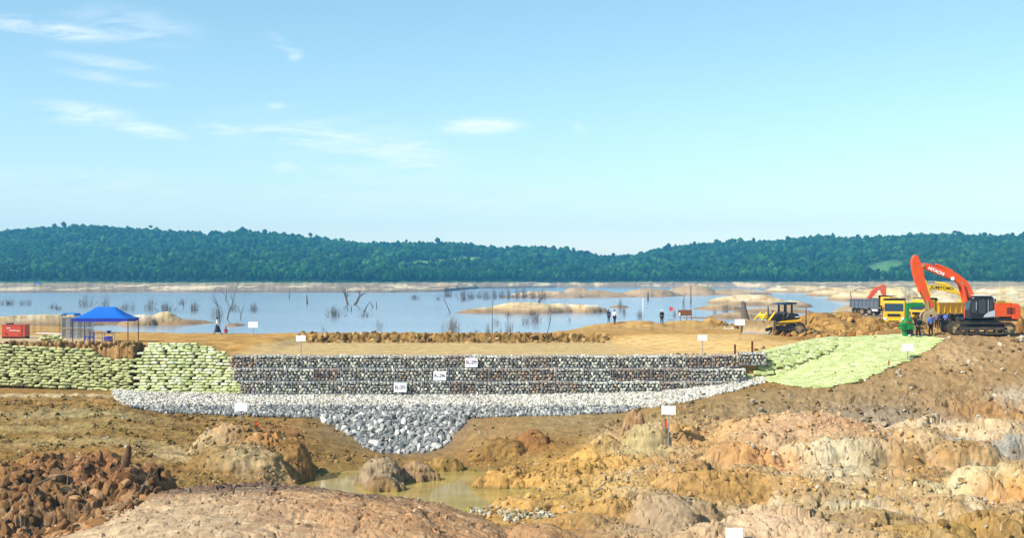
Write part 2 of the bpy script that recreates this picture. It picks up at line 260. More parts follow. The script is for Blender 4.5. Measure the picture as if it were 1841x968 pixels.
def land(x, d, detail=True):
    x = np.asarray(x, float); d = np.asarray(d, float); sh = np.broadcast(x, d).shape
    x = np.broadcast_to(x, sh).ravel(); d = np.broadcast_to(d, sh).ravel()
    px = CX+x/np.maximum(d, 1)*F; px = np.clip(px, -400, 2300)
    wob = .35*fbm(x/3.1, d/3.1, 3, 5)
    hn = near_h(np.clip(px+wob*20*(d < 90), -400, 2300), np.clip(d+wob*(np.abs(d-89.5) > 2), 4, 101))
    hn = np.where((px > 1000) & (d < 80), np.minimum(hn, 13-(POOL+.32)+(1-sst(px, 1000, 1060))*2), hn)
    hf = far_h(px, d)
    # excavated pit behind the gabion wall
    xr = np.interp(d, [92.5, 116], [17.2, 7.5]); rw = 6.5
    cl = 116+1.2*fbm(x/2.3, x*0+3.3, 4, 31, .6)
    pit = sst(x+.3*wob, -22.2+(d-93)*.03, -19.2+(d-93)*.03)*(1-sst(x, xr, xr+rw))*(1-sst(d, cl-.5, cl+.15)*(1-sst(x, 6, 14)))*(1-sst(d, 113, 119)*sst(x, 3, 12))
    pit = np.where(d < 119, pit, 0)
    hf = hf+(6.02-hf)*pit
    hf = hf+np.clip(5.98-hf, 0, 1)*sst(px, 335, 408)*(1-sst(px, 470, 520))*(1-sst(d, 98, 110))
    e = pwl(px, EDGE)+(2.0+d*.01)*fbm(x/6, d/9, 3, 77); ef = sst(d, e, e+np.maximum(3.5, d*.03))
    hf = hf+(9.0-hf)*ef
    s = pwl(px, STEP)+.25*fbm(x/1.1, d*0, 4, 9, .6); w = pwl(px, STW)
    t = np.clip((d-(s-w))/(2*w), 0, 1)
    z = CAMZ-(hn*(1-t)+hf*t)
    if (d > 150).any():
        m = d > 150; xs = x[m]; ds = d[m]; z[m] = add_mounds(z[m].copy(), xs, ds, [q[:7]+(q[7]*1.7,) for q in ISL], 300)
        m = d > 440; xs = x[m]; ds = d[m]; ps = px[m]
        S = pwl(ps, SHORE)*(1+.012*fbm(xs/60, ds*0, 3, 41))
        tl = np.interp(ps, [700, 1000], [860, 960])
        hl = np.interp((ds-S)/np.maximum(tl-S, 60), [-.05, 0, .04, .3, 1.0], [9, 7.05, 5.6, 4.6, 3.3])
        lum = .9*fbm(xs/22, ds/26, 5, 43, .6)+.5*fbm(xs/90, ds/60, 2, 48); amp = sst(ds, S+2, S+45)*1.15
        hl = hl-(lum+.35)*amp
        # wooded hills
        rid = (HY-np.interp(ps, [a for a, b in SKYL], [b for a, b in SKYL]))/F*1480-7
        k = np.clip((ds-tl)/(1480-tl), 0, 1); kk = (k**1.15)
        fold = 9*fbm(xs/130, ds/190, 4, 61)*np.sin(np.pi*np.clip(k, 0, 1))
        hill = (rid+hl.clip(0, 4))*kk+fold
        back = np.clip((ds-1480)/900, 0, 1); hill = hill*(1-back*.6)
        z[m] = np.maximum(z[m], CAMZ-hl+np.where(k > 0, hill, 0))
    m = d < 160; xs = x[m]; ds = d[m]; z[m] = add_mounds(z[m].copy(), xs, ds, MOUNDS, 100)
    if detail:
        m = d < 132; xs = x[m]; ds = d[m]; ps = px[m]; zz = z[m]
        q = CAMZ-zz; py = HY+q/np.maximum(ds, 1)*F
        low = fbm(xs/.9, ds/.9, 5, 201, .55)
        # how rough each stretch is
        g = lambda cx, cd, rx, rd: np.exp(-((xs-X(cx, cd))/rx)**2-((ds-cd)/rd)**2)
        clod = np.clip(g(60, 65, 9, 5)+g(220, 66, 4, 3.5)+g(0, 60, 5, 4), 0, 1)
        mid = np.clip(g(490, 76, 4, 3)+g(700, 74, 2.6, 2)+g(1000, 74, 5, 6), 0, 1)
        bench = (1-sst(ps, 500, 620))*sst(ds, 68, 72)*(1-sst(ds, 90, 92))
        right = sst(ps, 1040, 1150)*(1-sst(ds, 86, 88))
        rslope = sst(ps, 1350, 1500)*sst(ds, 84, 87)*(1-sst(ds, 97, 99))
        flat = sst(ds, 91, 93)*(1-rslope)
        hump = np.clip(g(480, 57, 14, 8)*1.3, 0, 1)*(1-clod)
        amp = .10+.10*bench+.10*mid+.0*right+.10*rslope-.07*flat-.06*hump
        zz = zz+amp*low
        bl = billow(xs/1.5, ds/1.5, 4, 231, .55); zz = zz+clod*(1.0*(billow(xs/2.4, ds/1.7, 4, 231, .6)-.45)+.7*(bl-.42)-.8*sst(fbm(xs/1.1, ds/.9, 3, 261), .25, .4)+.10*fbm(xs/.35, ds/.35, 3, 251))
        bl2 = billow(xs/.8+9, ds/.8, 4, 271, .6); zz = zz+(mid*.22+rslope*.16+bench*.07+right*.03)*(bl2-.35)
        # hard beds weather out as small ledges
        led = fbm(xs/5.5, ds/2.6, 4, 291); st = led*7; fr = st-np.floor(st); zz = zz+(right*.14+mid*.14+hump*.12)*(np.floor(st)+sst(fr, .0, .25)-led*7)*.8
        zz = zz+(right+hump)*.045*fbm(xs/.45, ds/.4, 4, 395, .65)
        rock = np.clip(right+mid*.9+hump*.45, 0, 1); q1, e1 = slabs(xs/3.4+.35*low, ds/1.7+.3*fbm(xs/1.5, ds/1.5, 3, 299), 401, .6); q2, e2 = slabs(xs/1.15+.3*low, ds/.75+.2*low, 411, .5)
        zz = zz+rock*(.36*q1+.10*q2-.42*(1-sst(e1, 0, .045))*sst(low, -.05, .3)-.10*(1-sst(e2, 0, .08)))
        cr = np.abs(pn(xs/2.2+.3*low, ds/.8, 307)); zz = zz-(hump*.16+right*.12)*(1-sst(cr, 0, .07))
        cr = np.abs(pn(xs/1.7+.4*low, ds/1.3, 317)); zz = zz-(right*.16+mid*.12)*(1-sst(cr, 0, .05))
        # crumbling bank at the back of the pit, turned earth on the plateau rim
        bank = np.exp(-((ds-115.4)/.9)**2)*sst(xs, -20, -17)*(1-sst(xs, 5, 12)); zz = zz+bank*(.8+1.1*sst(fbm(xs/3, ds*0, 3, 337), -.3, .4))*(.95*(billow(xs/1.1, ds/.8, 4, 331, .6)-.42))
        rim = np.exp(-((ds-95)/1.1)**2)*(1-sst(ps, 225, 260)); zz = zz+rim*(.5*(billow(xs/1.0, ds/.8, 4, 341, .6)-.4))
        zz = zz+.05*sst(ds, 97, 101)*(fbm(xs/2.5, ds/2.5, 5, 351, .6))+.02*fbm(xs/.25, ds/.25, 2, 361)
        zz = zz+flat*.03*fbm(xs/4, ds/.9, 3, 371)
        z[m] = zz
        m = d >= 132; xs = x[m]; ds = d[m]; f = np.clip(ds/400, .3, 3)
        z[m] = z[m]+.34*f*sst(z[m], LAKE-.3, LAKE+.6)*fbm(xs/(2.4*f), ds/(4*f), 6, 381, .65)
    return z.reshape(sh)
def gz(x, y): return float(land(np.array([x]), np.array([y]))[0])
def hit(px, py, d0=46, d1=900):
    """where the sight line through a photo point meets the land"""
    d = np.concatenate([np.arange(d0, 135, .12), np.geomspace(135, d1, 500)]); x = X(px, d); z = land(x, d, False); k = np.argmax(z >= Zp(py, d))
    if z[k] < Zp(py, d[k]): k = len(d)-1
    return float(x[k]), float(d[k])
# material zones of the ground: col, row, half width m, half depth m, colour, strength
ZN = [  # (col,row) looked up on the land
 (120,880,7,5,(154,112,70),1.0),(60,930,6,4,(132,98,60),1.0),(250,860,3,3,(140,100,62),.9),(170,835,5,2.5,(162,114,74),.9),
 (560,935,13,6,(200,160,120),1.0),(300,940,8,4,(194,168,134),1.0),(800,950,8,4,(194,148,104),1.0),(470,876,8,1.9,(112,92,80),1.0),(640,888,6,1.8,(122,100,88),.9),
 (420,790,4,2.5,(206,150,92),1.0),(510,830,3,3,(178,128,70),.9),(480,775,3,2,(170,116,72),.8),(400,770,2,1.5,(190,130,88),.8),(350,812,3,2,(190,170,128),.8),(455,818,2.4,1.5,(200,182,140),.6),
 (140,745,6,1.4,(176,164,120),.6),(70,770,7,1.0,(184,168,116),.5),(200,795,9,1.2,(190,170,120),.5),(300,720,8,1.4,(196,172,126),.3),(150,712,9,.6,(214,190,150),.8),
 (720,780,5,3.2,(128,126,122),1.0),(690,838,2.2,1.6,(176,152,120),1.0),(750,838,2,1.2,(176,142,104),1.0),(640,800,3,4,(140,112,64),.6),
 (900,780,4,3,(168,132,84),.8),(955,780,1.6,1.6,(160,108,62),.8),(1050,760,6,3,(158,132,90),.9),
 (1060,820,3.4,3.0,(222,174,98),1.0),(960,860,3.4,2,(212,164,92),1.0),(1000,905,5,3,(212,168,98),1.0),(1080,880,4,2.5,(214,174,104),.9),(960,935,4,2.5,(196,150,84),1.0),(1100,930,3,3,(190,150,90),.9),
 (1165,800,2.4,2,(190,170,122),1.0),(1150,745,1.6,1.4,(178,138,96),1.0),(1215,775,2,1.4,(204,176,132),.9),(1250,790,2,2,(186,138,74),.9),
 (1330,770,3.5,2,(206,166,110),.9),(1300,800,3,2,(184,136,84),.6),(1200,925,2.6,2.6,(178,152,120),1.0),(1330,860,4,2,(214,164,98),.9),(1300,885,4,1.6,(164,130,76),.7),
 (1440,770,4.5,3,(208,168,128),.9),(1540,770,3,1.8,(196,146,104),.6),(1450,830,3,2,(226,208,168),.95),(1550,835,3,2,(206,190,156),.9),(1380,830,2.6,1.6,(216,154,92),.8),(1660,760,5,2,(224,196,156),.9),(1800,770,4,2,(220,190,150),.9),
 (1745,800,1.6,.8,(170,164,150),.9),(1810,800,1.6,.8,(168,166,156),.9),(1760,870,3,2.2,(222,206,160),1.0),(1830,890,2,1.2,(220,160,88),.9),(1560,905,2.6,1.0,(228,216,176),1.0),(1500,895,3,1,(176,160,126),.8),
 (1650,850,3,2,(184,138,80),.9),(1620,900,3,1.2,(176,132,80),.6),(1400,945,4,2.6,(218,184,146),1.0),(1520,940,3,1.5,(160,132,90),.8),(1700,950,4,2,(176,138,70),.8),(1740,905,3,1.5,(214,160,110),.8),
 (1500,735,9,2.2,(166,142,110),1.0),(1620,740,5,2,(150,136,118),.9),(1400,720,6,2,(156,130,90),.8),(1780,735,4,1,(190,132,70),.7),(1815,712,2,1,(226,216,196),1.0),
 (1650,690,7,3,(160,132,92),1.0),(1750,660,5,4,(168,134,90),.8),(1800,620,7,4,(176,144,104),.8),(1720,640,1.6,2,(186,156,114),.8)]
def pix(*c): return np.array(srgb(*c)[:3])
def py_(x, d, z): return HY+(CAMZ-z)/d*F
def ground_color(x, d, z):
    sh = x.shape; x = x.ravel(); d = d.ravel(); z = z.ravel(); px = CX+x/d*F
    d0_ = d; d = d-z*2.2; n1 = fbm(x/2.2, d/2.2, 5, 501, .6); n2 = fbm(x/.7, d/.5, 4, 511, .6); sp = pn(x/.13, d/.16, 571); n3 = fbm(x/7, d/4, 3, 521)
    d = d0_; mixc = lambda a, b, t: a+(b-a)*t[:, None]
    c = np.tile(pix(150, 116, 62), (len(x), 1))
    c = mixc(c, pix(186, 152, 90), sst(n1, -.1, .5)*.6); c = mixc(c, pix(118, 92, 56), sst(n2, .05, .45)*.55); c = mixc(c, pix(172,128,70), sst(n3,0,.4)*.4)
    wx = x+.9*n1; wd = d+.9*n2*.8
    rk = sst(px, 1030, 1140)*(1-sst(d, 83, 87)); rc = mixc(np.tile(pix(194, 162, 114), (len(x), 1)), pix(174, 134, 84), sst(n3+.5*n1, -.1, .4)); rc = mixc(rc, pix(226, 204, 168), sst(n1-.3*n3, .05, .45)*.8); rc = mixc(rc, pix(150, 124, 92), sst(n2, .1, .45)*.5); c = mixc(c, rc, rk)
    for (a, b, rx, rd, col, st) in ZN:
        x0, d0 = _zc[(a, b)]
        w = np.exp(-(((wx-x0)/rx)**2+((wd-d0)/rd)**2)**1.4)*st; c = mixc(c, pix(*col), w)
    # plateau and pit
    f = sst(d, 96, 98.5); pl = mixc(np.tile(pix(206, 160, 88), (len(x), 1)), pix(176, 130, 66), sst(n1+.4*n3, -.2, .4))
    lw = sst(-px, -235, -130)*f; 
    c = mixc(c, pl, f); c = mixc(c, pix(216, 190, 150), lw*.8*(1-sst(d, 118, 126)))
    pit = (z < CAMZ-5.6)*sst(d, 92.3, 92.8)*(1-sst(d, 114.5, 115.6))*sst(x, -23, -20)*(1-sst(x, 16, 22))
    strk = fbm(x/6, d/.5, 4, 541, .6)
    pc = mixc(np.tile(pix(214, 182, 126), (len(x), 1)), pix(190, 152, 92), sst(strk, -.1, .35)*.7); c = mixc(c, pc, pit)
    ramp = sst(x, 7, 11)*(1-sst(x, 21, 26))*sst(d, 92.3, 93)*(1-sst(d, 113, 119)); c = mixc(c, mixc(np.tile(pix(232, 192, 126), (len(x), 1)), pix(214, 168, 100), sst(fbm(x/.8+d/.8,d/3-x/3,3,551),-.1,.4)), ramp*.85)
    bank = np.exp(-((d-115.6)/1.1)**2)*sst(x, -20, -17)*(1-sst(x, 6, 12)); c = mixc(c, mixc(np.tile(pix(158, 124, 70), (len(x), 1)), pix(104, 76, 42), sst(n2, -.1, .25)), bank)
    mach = sst(px, 1330, 1430)*sst(d, 101, 106)*(1-sst(d, 175, 200)); c = mixc(c, mixc(np.tile(pix(190, 146, 80), (len(x), 1)), pix(150, 106, 54), sst(n1, -.1, .3)), mach)
    rim = np.exp(-((d-95)/1.6)**2)*(1-sst(px, 225, 262)); c = mixc(c, mixc(np.tile(pix(190, 148, 98), (len(x), 1)), pix(120, 86, 52), sst(n2, -.1, .3)), rim)
    hm = np.exp(-(((x-X(480, 57))/15)**2+((d-57)/8)**2)**2)*(py_(x, d, z) > 868); st_ = fbm(x/1.6, d/.22, 4, 581, .6); c = mixc(c, pix(166, 128, 96), sst(st_, .0, .3)*hm*.55); c = mixc(c, pix(226, 198, 160), sst(-st_, .1, .35)*hm*.5)
    bt = sst(fbm(x/3, d/.7, 4, 591, .6), 0, .3)*(px < 640)*sst(d, 70, 73)*(1-sst(d, 89, 91)); c = mixc(c, pix(112, 88, 46), bt*.6)
    # speckle of loose stones
    c = mixc(c, pix(214, 204, 184), sst(sp, .42, .55)*.5*(d < 92)); c = mixc(c, pix(92, 70, 46), sst(-sp, .42, .55)*.5*(d < 92))
    # wet rim of the pool
    wet = (1-sst(z, POOL+.02, POOL+.25))*(d < 85); c = mixc(c, pix(150, 122, 70), wet*.8); c = np.where((z < POOL)[:, None] & (d < 88)[:, None], pix(140, 128, 56), c)
    return c.reshape(sh+(3,))
def lake_color(x, d, z):
    sh = x.shape; x = x.ravel(); d = d.ravel(); z = z.ravel(); px = CX+x/d*F; f = np.clip(d/300, .4, 3)
    mixc = lambda a, b, t: a+(b-a)*t[:, None]; dq = d-z*6; n1 = fbm(x/(9*f), dq/(9*f), 5, 601, .6); n2 = fbm(x/(3*f), dq/(3*f), 4, 611, .6); n5 = fbm(x/(7*f), dq/(5*f), 5, 631, .65)
    sand = mixc(np.tile(pix(228, 202, 150), (len(x), 1)), pix(238, 226, 200), sst(n1, -.1, .4)); sand = mixc(sand, pix(196, 148, 92), sst(n2, .0, .35)*.8); sand = mixc(sand, pix(150, 130, 104), sst(n5, .05, .3)*.7)
    up = sst(z-LAKE+.25*n2, .25, 1.5); mud = mixc(np.tile(pix(166, 136, 100), (len(x), 1)), pix(140, 118, 96), sst(n1, 0, .4)); c = mixc(mud, sand, up)
    br = sst(px, 960, 1020)*(1-sst(px, 1300, 1400))*sst(d, 400, 430); c = mixc(c, mixc(np.tile(pix(170, 142, 110), (len(x), 1)), pix(190, 160, 120), sst(n2, 0, .4)), br*.8)
    near = 1-sst(d, 160, 175); c = mixc(c, mixc(np.tile(pix(206, 160, 88), (len(x), 1)), pix(176, 130, 66), sst(n2, -.2, .4)), near*(px < 1300)*.9)
    mach = sst(px, 1330, 1430)*(1-sst(d, 175, 215)); c = mixc(c, mixc(np.tile(pix(184, 140, 76), (len(x), 1)), pix(146, 104, 54), sst(n2, -.1, .3)), mach)
    # scrubby bank of the far shore
    S = pwl(px, SHORE); tl = np.interp(px, [700, 1000], [860, 960]); bank = sst(d, S-40, S)*(d > 440)
    e = fbm(x/36, (d-z*20)/30, 5, 621, .6); pale = mixc(np.tile(pix(150, 134, 110), (len(x), 1)), pix(236, 212, 170), sst(e, -.05, .28)); pale = mixc(pale, pix(216, 160, 110), sst(n2, .1, .5)*.5)
    lowb = (1-sst(z, LAKE+.6, LAKE+1.6)); pale = mixc(pale, pix(126, 116, 102), lowb*.85); c = mixc(c, pale, bank)
    gr = sst((d-S)/np.maximum(tl-S, 60)+.35*e, .55, .9)*bank; c = mixc(c, pix(92, 116, 62), gr*(1-sst(px, 1350, 1500)*.7))
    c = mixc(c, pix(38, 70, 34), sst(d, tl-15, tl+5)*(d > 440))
    for (a, b, rx, rd, col) in ((815, 482, 20, 175, (166, 200, 96)), (1590, 494, 22, 110, (104, 146, 78))):
        dd = 1190 if a < 900 else 1110; x0 = X(a, dd); w = np.exp(-((((x-x0)-(d-dd)*.35)/rx)**2+((d-dd)/rd)**2)**2); c = mixc(c, pix(*col), w)
    return c.reshape(sh+(3,))
_zc = {(a, b): hit(a, b) for (a, b, *_r) in ZN}
def sheet(name, us, ds, mt, colf, dz=0, wobble=False):
    U, D = np.meshgrid(us, ds); x = U*D; z = land(x, D)+dz; c = colf(x, D, z)
    if wobble:      # faces of banks and boulders are pushed in and out with height too, so that they are not fluted
        k = ((D > 52) & (D < 91)) | (D > 106); xs = x[k]; dd = D[k]; zs = z[k]; a = .30*np.clip(dd/110, 1, 3)*(1-.6*(xs/dd > .10)*(dd < 88))
        g = np.gradient(z, axis=0)/np.gradient(D, axis=0); st = np.clip(np.abs(g[k])-.3, 0, 1)
        D = D.copy(); x = x.copy()
        D[k] = dd+a*st*(fbm(xs*.9+dd*.2, zs*1.9, 4, 801, .55)+.55*fbm(xs*.35, zs*4.2, 3, 821)); x[k] = xs+.6*a*st*(fbm(dd*1.1+5, zs*2.1, 4, 811, .55))
    n, m = U.shape; idx = np.arange(n*m).reshape(n, m)
    Q = np.stack([idx[:-1, :-1], idx[:-1, 1:], idx[1:, 1:], idx[1:, :-1]], -1).reshape(-1, 4)
    return mk(name, np.stack([x, D, z], -1).reshape(-1, 3), Q, mt, smooth=True, col=c.reshape(-1, 3))
M_ground = mat('earth', attr=True, rough=.95, var=.30, nscale=1.6, bump=.06, bscale=11, spec=.1, detail=10)
M_shore = mat('sand_and_mud', attr=True, rough=.95, var=.14, nscale=.25, bump=.25, bscale=1.2, spec=.1, detail=8)
us = np.concatenate([np.linspace(-1.6, -.5, 25)[:-1], np.linspace(-.5, -.43, 15)[:-1], np.linspace(-.43, .43, 1150), np.linspace(.43, .5, 15)[1:], np.linspace(.5, 1.6, 25)[1:]])
ds = np.concatenate([np.linspace(4, 50, 26)[:-1], np.linspace(50, 92, 620)[:-1], np.linspace(92, 99, 90)[:-1], np.linspace(99, 113.6, 70)[:-1], np.linspace(113.6, 117.5, 45)[:-1], np.linspace(117.5, 131, 60)])
tag(sheet('ground', us, ds, M_ground, ground_color, 0, True), kind='structure')
us2 = np.concatenate([np.linspace(-1.6, -.45, 25)[:-1], np.linspace(-.45, .45, 900), np.linspace(.45, 1.6, 25)[1:]])
ds2 = np.concatenate([np.geomspace(130.6, 700, 760)[:-1], np.geomspace(700, 980, 90)[:-1], np.geomspace(980, 2600, 90)])
tag(sheet('lake_shore', us2, ds2, M_shore, lake_color, -.03, True), kind='structure')
# water
def water_mat(name, col, rough, bscale, bdist, sx=1, var=None, detail=4):
    m = bpy.data.materials.new(name); m.use_nodes = True; N = m.node_tree.nodes; L = m.node_tree.links; b = N['Principled BSDF']
    b.inputs['Base Color'].default_value = col; b.inputs['Roughness'].default_value = rough; b.inputs['IOR'].default_value = 1.33
    tc = N.new('ShaderNodeTexCoord'); mp = N.new('ShaderNodeMapping'); mp.inputs['Scale'].default_value = (sx, 1, 1); L.new(tc.outputs['Object'], mp.inputs[0])
    n = N.new('ShaderNodeTexNoise'); n.inputs['Scale'].default_value = bscale; n.inputs['Detail'].default_value = detail; L.new(mp.outputs[0], n.inputs[0])
    bp = N.new('ShaderNodeBump'); bp.inputs['Distance'].default_value = bdist; bp.inputs['Strength'].default_value = 1; L.new(n.outputs['Fac'], bp.inputs['Height']); L.new(bp.outputs[0], b.inputs['Normal'])
    if var:
        n2 = N.new('ShaderNodeTexNoise'); n2.inputs['Scale'].default_value = var[0]; n2.inputs['Detail'].default_value = 6; L.new(mp.outputs[0], n2.inputs[0])
        mr = N.new('ShaderNodeMapRange'); mr.inputs[1].default_value = .4; mr.inputs[2].default_value = .65; L.new(n2.outputs['Fac'], mr.inputs[0])
        mx = N.new('ShaderNodeMix'); mx.data_type = 'RGBA'; L.new(mr.outputs[0], mx.inputs[0]); mx.inputs[6].default_value = col; mx.inputs[7].default_value = var[1]; L.new(mx.outputs[2], b.inputs['Base Color'])
    return m
M_lake = water_mat('lake_water', (.20, .25, .32, 1), .16, 1.1, .022, .35, (.03, (.25, .30, .37, 1)))
M_pool = water_mat('pool_water', (.33, .235, .07, 1), .05, 5, .003, .6, (.5, (.42, .31, .095, 1)))
tag(mk('lake_water', [(-2600, 121, LAKE), (2600, 121, LAKE), (2600, 1100, LAKE), (-2600, 1100, LAKE)], [(0, 1, 2, 3)], M_lake), kind='structure')
tag(mk('pool_water', [(-16, 56, POOL), (5.5, 56, POOL), (5.5, 84.5, POOL), (-16, 84.5, POOL)], [(0, 1, 2, 3)], M_pool), kind='structure')
# ---------------------------------------------------------------- air between here and the hills
def haze():
    x0, x1, y0, y1, z0, z1 = -4200, 4200, -60, 2700, -2.5, 130
    V = [(x0,y0,z0),(x1,y0,z0),(x1,y1,z0),(x0,y1,z0),(x0,y0,z1),(x1,y0,z1),(x1,y1,z1),(x0,y1,z1)]
    Fc = [(0,3,2,1),(4,5,6,7),(0,1,5,4),(1,2,6,5),(2,3,7,6),(3,0,4,7)]
    m = bpy.data.materials.new('haze_air'); m.use_nodes = True; N = m.node_tree.nodes; L = m.node_tree.links; N.remove(N['Principled BSDF'])
    v = N.new('ShaderNodeVolumePrincipled'); v.inputs['Density'].default_value = HAZE; v.inputs['Color'].default_value = (.14, .58, 1.0, 1); v.inputs['Anisotropy'].default_value = .1
    L.new(v.outputs[0], N['Material Output'].inputs['Volume'])
    tag(mk('haze', V, Fc, m, smooth=False), kind='stuff')
if HAZE > 0: haze()
# ---------------------------------------------------------------- icosphere pieces and scattering
def ico(sub):
    bm = bmesh.new(); bmesh.ops.create_icosphere(bm, subdivisions=sub, radius=1.0)
    V = np.array([v.co[:] for v in bm.verts]); T = np.array([[v.index for v in f.verts] for f in bm.faces]); bm.free(); return V, T
ICO = {k: ico(k) for k in (1, 2, 3)}
def rock_shape(sub, rng, planes=14, lo=.55, hi=.9, sq=(1, .85, .75)):
    V, T = ICO[sub]; V = V.copy()
    for _ in range(planes):
        n = rng.normal(size=3); n /= np.linalg.norm(n); off = rng.uniform(lo, hi); t = V@n-off; V -= np.where(t > 0, t, 0)[:, None]*n
    return V*np.array(sq)*(1+.02*rng.normal(size=(len(V), 1))), T
def rotm(rng, n, flat=False):
    a = rng.uniform(0, 2*np.pi, n); ca, sa = np.cos(a), np.sin(a); Rz = np.zeros((n, 3, 3)); Rz[:, 0, 0] = ca; Rz[:, 0, 1] = -sa; Rz[:, 1, 0] = sa; Rz[:, 1, 1] = ca; Rz[:, 2, 2] = 1
    if flat: return Rz
    q = rng.normal(size=(n, 4)); q /= np.linalg.norm(q, axis=1)[:, None]; w, x, y, z = q.T
    return np.stack([1-2*(y*y+z*z), 2*(x*y-z*w), 2*(x*z+y*w), 2*(x*y+z*w), 1-2*(x*x+z*z), 2*(y*z-x*w), 2*(x*z-y*w), 2*(y*z+x*w), 1-2*(x*x+y*y)], -1).reshape(n, 3, 3)
def gather(shapes, P, S, Rm, C, rng):
    """place shapes at P, sized S (n or n,3), turned by Rm, coloured C"""
    n = len(P); pick = rng.integers(0, len(shapes), n); Vs = []; Ts = []; Cs = []; off = 0; S = np.asarray(S, float)
    if S.ndim == 1: S = np.repeat(S[:, None], 3, 1)
    for k, (V, T) in enumerate(shapes):
        i = np.where(pick == k)[0]
        if not len(i): continue
        A = np.einsum('nij,vnj->nvi', Rm[i], V[:, None, :]*S[i][None, :, :])+P[i][:, None, :]
        Vs.append(A.reshape(-1, 3)); nv = len(V); Ts.append((T[None]+(np.arange(len(i))*nv)[:, None, None]).reshape(-1, T.shape[1])+off); off += nv*len(i)
        Cs.append(np.repeat(C[i], nv, 0))
    return np.concatenate(Vs), np.concatenate(Ts), np.concatenate(Cs)
rg = np.random.default_rng(5)
ROCK1 = [rock_shape(1, rg, 9) for _ in range(10)]; ROCK2 = [rock_shape(2, rg, 11, .42, .85) for _ in range(10)]
CLOD = [rock_shape(2, rg, 10, .7, 1.0, (1, .9, .7)) for _ in range(8)]
M_stone = mat('broken_stone', attr=True, rough=.85, var=.22, nscale=9, bump=.02, bscale=22, spec=.25)
def proj(x, d, z): return CX+x/d*F, HY+(CAMZ-z)/d*F
def pal(cols, n, rng, jit=.12, w=None):
    A = np.array([pix(*c) for c in cols]); k = rng.choice(len(A), n, p=w); return np.clip(A[k]*(1+jit*rng.normal(size=(n, 1))), 0.01, .9)
# ---------------------------------------------------------------- woods on the hills
def crown_shape(rng, sub=2):
    V, T = ICO[sub]; r = np.full(len(V), .72)
    for _ in range(9):
        n = rng.normal(size=3); n[2] = abs(n[2])*.9; n /= np.linalg.norm(n); r += rng.uniform(.12, .34)*np.exp(14*(V@n-1))
    r *= 1+.08*rng.normal(size=len(V)); W_ = V*r[:, None]; W_[:, 2] = np.where(W_[:, 2] < 0, W_[:, 2]*.8, W_[:, 2]*1.05); return W_, T
def wood_mat():
    m = mat('hill_foliage', attr=True, rough=.9, var=.45, nscale=.55, bump=1.4, bscale=.9, spec=.05, detail=10); return m
M_wood = wood_mat()
def woods():
    rng = np.random.default_rng(21); crowns = [crown_shape(rng, 1) for _ in range(24)]
    P = []; d = 862.0
    while d < 1512:
        sp = 5.9 if d > 1000 else 5.4
        n = int(.94*d/sp); u = np.linspace(-.47, .47, n)+rng.uniform(-.5, .5, n)*sp/d; dd = d+rng.uniform(-.6, .6, n)*sp; P.append(np.stack([u*dd, dd], 1)); d += sp*1.15
    P = np.concatenate(P); px = CX+P[:, 0]/P[:, 1]*F; tl = np.interp(px, [700, 1000], [862, 962])
    P = P[P[:, 1] > tl+4*fbm(P[:, 0]/25, P[:, 1]/25, 3, 5)]
    keep = np.ones(len(P), bool)
    for (a, rx, rd) in ((815, 20, 170), (1590, 20, 105)):
        dd = 1190 if a < 900 else 1110; x0 = X(a, dd); keep &= ((((P[:, 0]-x0)-(P[:, 1]-dd)*.35)/rx)**2+((P[:, 1]-dd)/rd)**2) > 1.0
    P = P[keep]; gap = fbm(P[:, 0]/40, P[:, 1]/40, 3, 77); P = P[(gap > -.42) | (rng.random(len(P)) < .5)]
    z = land(P[:, 0], P[:, 1], False); n = len(P); s = rng.uniform(2.6, 4.6, n)*(1+.3*(rng.random(n) < .07)); S = np.stack([s, s, s*rng.uniform(.8, 1.15, n)], 1)
    hz = rng.uniform(2.0, 4.4, n)+ (rng.random(n) < .05)*rng.uniform(2, 5, n)
    front = P[:, 1] < np.interp(CX+P[:, 0]/P[:, 1]*F, [700, 1000], [900, 990]); S[front] *= np.array([.62, .62, 1.0]); 
    tone = fbm(P[:, 0]/70, P[:, 1]/70, 3, 99); C = pal([(66, 112, 44), (48, 92, 40), (86, 124, 50), (40, 78, 44), (104, 132, 60)], n, rng, .2, [.3, .3, .15, .18, .07])*(1+.6*tone[:, None])
    C *= np.array([.42, .62, .50]); C[front] *= np.array([.7, .8, .7]); dk = fbm(P[:, 0]/22, P[:, 1]/30, 3, 55); C[dk > .38] *= np.array([.8, .45, .7])
    V, T, C2 = gather(crowns, np.stack([P[:, 0], P[:, 1], z+hz], 1), S, rotm(rng, n, True), C, rng)
    tag(mk('hillside_forest', V, T, M_wood, col=C2, smooth=False), kind='stuff'); print('crowns', n)
woods()
